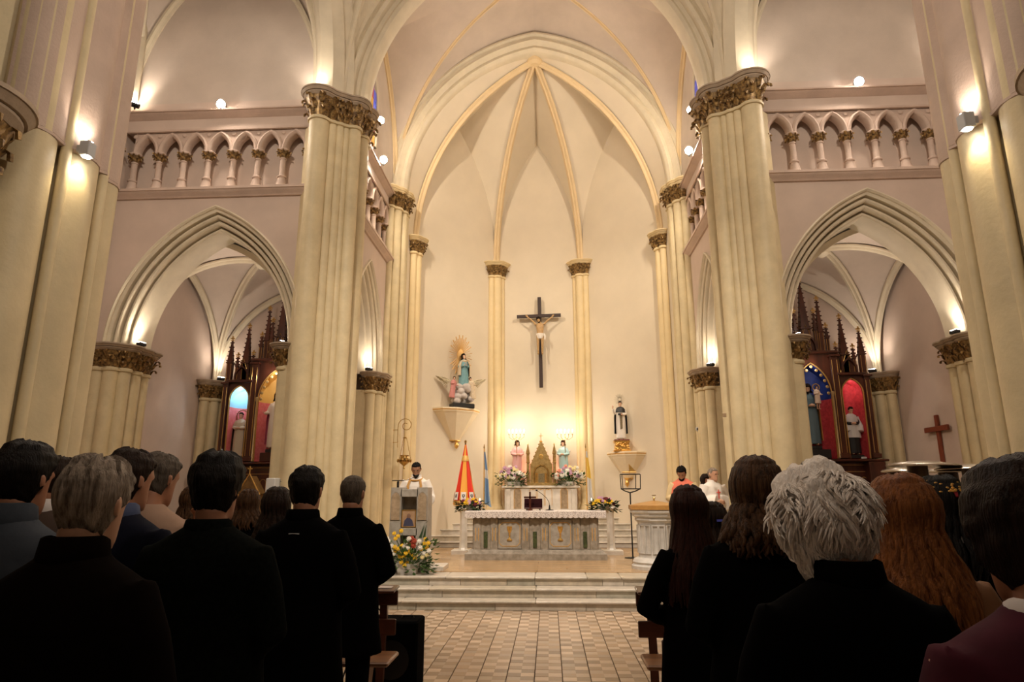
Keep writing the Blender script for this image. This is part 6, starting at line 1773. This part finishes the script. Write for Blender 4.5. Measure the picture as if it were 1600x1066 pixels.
def bouquet(name, label, loc, spec, W, H, D, nleaf, pot=None, seed=0, sc=1.0, leafm=LEAF, drop=.3):
    r = empty(name, label, 'flowers', loc)
    r_ = random.Random(seed)
    if pot: pot(r)
    mb = MB()
    for i in range(int(nleaf * .62)):
        a = r_.uniform(0, 2 * pi); u = r_.random()
        d = V3((cos(a) * W * .55, sin(a) * D * .55, r_.uniform(-drop * .3, .9) * H))
        p0 = V3((0, 0, H * .15)); p1 = p0 + d * r_.uniform(.5, 1.0); L = r_.uniform(.06, .12) * sc; dr = (d.normalized() + V3((r_.uniform(-.5, .5), r_.uniform(-.5, .5), r_.uniform(-.6, .3)))).normalized()
        sd = dr.cross(V3((0, 0, 1))); sd = sd.normalized() if sd.length > .01 else V3((1, 0, 0)); nn = sd.cross(dr)
        w_ = L * .34
        pts = [p1, p1 + dr * L * .4 - sd * w_, p1 + dr * L, p1 + dr * L * .4 + sd * w_, p1 + dr * L * .45 - nn * w_ * .5]
        mb.add(pts, [(0, 1, 4), (1, 2, 4), (2, 3, 4), (3, 0, 4)])
    lf = mb.obj('leaves', leafm, r, 0); lf['kind'] = 'stuff'
    mb = MB(); r2 = random.Random(seed + 5)
    fl = []
    for (x, y, z, m, rad) in spec:
        x, y, z = x * sc, y * sc, z * sc
        key = (m.name, rad)
        if key not in BM: BM[key] = bloom_mesh(m, rad)
        d = V3((x, y - .12 * sc, z * .7)); o = share('flower', BM[key], r, (x, y, z)); o.scale = (sc, sc, sc)
        o.rotation_euler = (V3((x * .8, -1.0 + y, .55 + r2.uniform(-.3, .3)))).to_track_quat('Z', 'Y').to_euler()
        mb.tube([(0, 0, H * .1), (x * .5, y * .5, z * .6), (x, y + .01, z)], .004, 4)
    o = mb.obj('stems', leafm, r, 0); o['kind'] = 'stuff'
    return r
def rand_spec(n, W, D, H, cols, seed, z0=.05, rad=(.03, .045)):
    r_ = random.Random(seed); out = []
    for i in range(n):
        a = r_.uniform(-pi, 0) if r_.random() < .75 else r_.uniform(0, pi); u = sqrt(r_.random())
        x = W / 2 * u * cos(a); y = D / 2 * u * sin(a); z = z0 + H * (1 - (u ** 2) * .75) * r_.uniform(.55, 1.0)
        out.append((x, y, z, r_.choice(cols), rad[r_.randrange(2)]))
    return out
def pot_box(r):
    mb = MB(); mb.loft([[V3((sx * a, sy * a * .6, z)) for sx, sy in ((-1, -1), (1, -1), (1, 1), (-1, 1))] for a, z in ((.14, 0), (.17, .17), (.16, .17), (.15, .15))]); mb.obj('white_pot', mat('white_ceramic', (.60, .57, .52), .4), r)
# big arrangement before the lectern: flowers where the photograph shows them
fp = at(637, 890, 10.85)
SP = []
def px_flower(px, py, m, rad, dy=0.0):
    p = at(px, py, 10.72 + dy); SP.append((p.x - fp.x, 10.72 + dy - 10.85, p.z - PLZ, m, rad))
for px, py in ((622, 858), (628, 853), (617, 855), (624, 866), (618, 861), (634, 865), (631, 871), (625, 870), (622, 838), (616, 834), (627, 830), (618, 842), (665, 843), (669, 849), (663, 850), (667, 856), (658, 858), (640, 862), (643, 868), (648, 873), (636, 880), (632, 884), (627, 879)): px_flower(px, py, FYEL, .042, rng.uniform(-.05, .08))
for px, py in ((635, 848), (639, 842), (632, 854), (637, 856), (653, 850), (657, 856), (605, 842), (607, 846), (612, 853), (611, 862), (615, 866), (663, 865), (670, 861), (655, 846)): px_flower(px, py, FWHI, .044, rng.uniform(-.05, .05))
for px, py in ((643, 842), (647, 846), (642, 849), (646, 853)): px_flower(px, py, FRUS, .055)
for px, py in ((650, 868), (667, 868), (660, 871)): px_flower(px, py, FCRE, .042)
bq = bouquet('flower_arrangement', 'large arrangement of yellow, white and rust flowers in a white pot before the lectern', (fp.x, 10.85, PLZ), SP, .80, .52, .34, 520, pot_box, 3)
mb = MB()
for k in range(26):
    t = k / 25; x0 = .23; mb.add([(x0 + .06 * t, -.05, .55 + .24 * t), (x0 + .06 * t + .06 * (1 - t) * (1 if k % 2 else -1), -.06, .56 + .24 * t), (x0 + .06 * t + .03 * (1 if k % 2 else -1), -.05, .60 + .23 * t)], [(0, 1, 2)])
o = mb.obj('fern_frond', LEAFD, bq, 0); o['kind'] = 'stuff'
for s, nm in ((-1, 'left'), (1, 'right')):
    pp = at(736 if s < 0 else 944, 790, AY + .36); X, Y, Z = pp.x, AY + .36, ATZ + .002
    def bowl(r):
        mb = MB(); mb.lathe([(.07, 0), (.11, .06), (.12, .08), (.10, .08)], n=16); mb.obj('bowl', mat('bowl_grey', (.3, .28, .25), .5), r)
    bouquet('flower_arrangement', 'low posy of yellow and dark red flowers on the %s end of the front altar' % nm, (X, Y, Z + .001), [(x, -abs(y), z, m, r_) for x, y, z, m, r_ in rand_spec(24, .44, .26, .20, [FYEL, FMAR, FPNK, FYEL, FMAR], 11 + s, .07, (.042, .054))], .52, .18, .34, 240, bowl, 20 + s, 1.0, LEAFD, .8)
    zb = 1.84; X2 = at(799 if s < 0 else 890, 740, HY + .05).x
    def vase(r):
        mb = MB(); mb.lathe([(.07, 0), (.10, .02), (.11, .08), (.09, .10)], n=16); mb.obj('white_pot', MATS['white_ceramic'], r)
    bouquet('flower_arrangement', ('white, cream and lilac' if s < 0 else 'white, lilac and coral') + ' flowers in a pot on the %s of the high altar' % nm, (X2, HY + .05, 1.842), [(x, -abs(y) * .7, z, m, r_) for x, y, z, m, r_ in rand_spec(44, .74, .30, .40, [FWHI, FWHI, FCRE, FPNK] + ([FCOR] if s > 0 else [FCRE]), 31 + s, .14, (.055, .072))], .80, .36, .36, 300, vase, 40 + s, 1.0, LEAF, .5)

# ================================================================== PEWS
def pew(label, xe, side, Y, L=3.0, seat=True, kneel=True):
    """bench running away from the aisle end xe towards side; backrest towards the viewer"""
    r = empty('pew', label, 'pew', (xe, Y, 0), group=None)
    cx = side * L / 2
    q = Matrix.Rotation(radians(-8), 3, 'X')
    mb = MB(); mb.cbox((cx, -.05, .872), (L, .20, .024), .006, Matrix.Rotation(radians(6), 3, 'X')); mb.obj('book_ledge', PEWW, r)
    mb = MB(); mb.cbox((cx - side * .0, .0, .80), (L - .0, .03, .115), .006); mb.obj('top_rail', PEWW, r)
    mb = MB(); mb.cbox((cx, -.0, .575), (L - .02, .026, .125), .006); mb.obj('back_slat', PEWW, r)
    if seat:
        mb = MB(); mb.cbox((cx - side * .06, .22, .445), (L + .06, .36, .035), .010); mb.obj('seat', PEWL, r)
    for k in range(3):
        xx = side * (.12 + k * (L - .24) / 2)
        mb = MB(); mb.sweep([V3((xx, .03, .86)), V3((xx, .035, .72)), V3((xx, .03, .60)), V3((xx, .0, .46)), V3((xx, -.015, .25)), V3((xx, -.03, .0))], [(-.03, -.022), (.03, -.022), (.03, .022), (-.03, .022)], V3((1, 0, 0))); mb.obj('upright', PEWW, r)
        if seat:
            mb = MB(); mb.loft([[V3((xx + a * .03, y, z)) for a, y in ((-1, y0), (1, y0), (1, y1), (-1, y1))] for y0, y1, z in ((.10, .36, 0), (.14, .32, .25), (.08, .38, .42))]); mb.obj('seat_support', PEWL, r)
    return r
for s, nm, xe in ((-1, 'left', -1.03), (1, 'right', .88)):
    for i, (Y, lab) in enumerate(((5.62, 'front'), (4.92, 'second'), (4.0, 'third'))):
        x2 = xe - (0.0 if s < 0 else 0.0)
        if s > 0: x2 = (.90, .97, 1.35)[i]
        if s < 0 and i == 2: x2 = -1.15
        pew('%s dark wooden pew from the altar on the %s of the aisle' % (lab, nm), x2, s, Y, seat=(i > 0))
pw = pew('nearest dark wooden pew on the right, just its red-brown ledge showing', 1.05, 1, 3.14, .85)
for (px, py, Y, lab) in ((1248 * 0 + 603, 917, 5.57, 'front'), (447, 997, 3.95, 'third')):
    p = at(px, py, Y); mb = MB(); mb.cbox((0, 0, 0), (.11, .07, .004), .001, Matrix.Rotation(radians(6), 3, 'X')); o = mb.obj('paper_label', mat('paper', (.62, .56, .52), .8)); o.location = (p.x, Y, .888); tag(o, 'small white paper label on the ledge of the %s left pew' % lab, 'label')
# black loudspeaker on the floor behind the front pew post
sp = empty('loudspeaker', 'black carpeted floor loudspeaker by the left pew end with handles on top', 'loudspeaker', (-1.13, 6.05, 0))
mb = MB(); mb.cbox((0, 0, .29), (.44, .34, .56), .015); mb.obj('cabinet', BLK2, sp)
for dx in (-.12, .10):
    mb = MB(); mb.tube([(dx - .05, 0, .57), (dx - .04, 0, .59), (dx + .04, 0, .59), (dx + .05, 0, .57)], .008, 6); mb.obj('handle', IRON, sp)
for c in ((-.17, -.13), (.17, -.13), (-.17, .13), (.17, .13)):
    mb = MB(); mb.lathe([(.02, 0), (.02, .012)], (*c, 0), 10); mb.obj('rubber_foot', IRON, sp)
mb = MB(); mb.lathe([(.001, 0), (.15, .002), (.155, .01)], (0, -.17, .27), 24, R=Matrix.Rotation(radians(90), 3, 'X')); mb.obj('grille', IRON, sp)
cb = MB(); cb.tube([V3((-1.22, 6.02, .59)), V3((-1.27, 5.95, .66)), V3((-1.35, 5.85, .60)), V3((-1.45, 5.75, .3)), V3((-1.5, 5.6, .02)), V3((-1.4, 5.3, .008)), V3((-1.3, 5.36, .008)), V3((-1.6, 5.38, .008))], .006, 6); tag(cb.obj('cable', IRON), 'black cable running from the loudspeaker over the floor under the left pews', 'cable')
# stands with silver discs on the right
STE = mat('silver_disc', (.55, .50, .42), .25, metal=.85)
for px, py, w_, Y, lab, tl in ((1400, 733, 58, 6.6, 'leftmost', 6), (1432, 723, 98, 6.0, 'second from left', 5), (1480, 733, 60, 6.3, 'third from left', 0), (1518, 728, 92, 6.0, 'rightmost', -2)):
    p = at(px, py, Y); R_ = w_ / 2 / 1019 * Y
    st = empty('floor_stand', 'brass-collared floor stand with a wide silver disc on top, %s of four' % lab, 'stand', (p.x, Y, 0))
    H_ = p.z
    mb = MB(); mb.lathe([(.001, H_ - .012), (R_ * .96, H_ - .032), (R_, H_ - .026), (R_ * .9, H_ - .012), (R_ * .3, H_ + .012), (.001, H_ + .016)], n=32, R=Matrix.Rotation(radians(tl * .3), 3, 'Y')); mb.obj('silver_disc', STE, st)
    mb = MB(); mb.lathe([(.06, H_ - .36), (.075, H_ - .33), (.085, H_ - .27), (.09, H_ - .24), (.09, H_ - .20), (.08, H_ - .19), (.08, H_ - .03)], n=20); mb.obj('dark_drum', mat('dark_bronze', (.05, .028, .014), .4, metal=.5), st)
    for dz in (.235, .20):
        mb = MB(); mb.lathe([(.086, H_ - dz - .012), (.096, H_ - dz), (.086, H_ - dz + .012)], n=20); mb.obj('brass_ring', BRASS, st)
    mb = MB(); mb.lathe([(.18, 0), (.18, .03), (.03, .05), (.022, .08), (.022, H_ - .34)], n=14); mb.obj('pole', mat('grey_metal', (.2, .19, .17), .4, metal=.6), st)
# thin red cord on the left pier and a small sign on the right pier
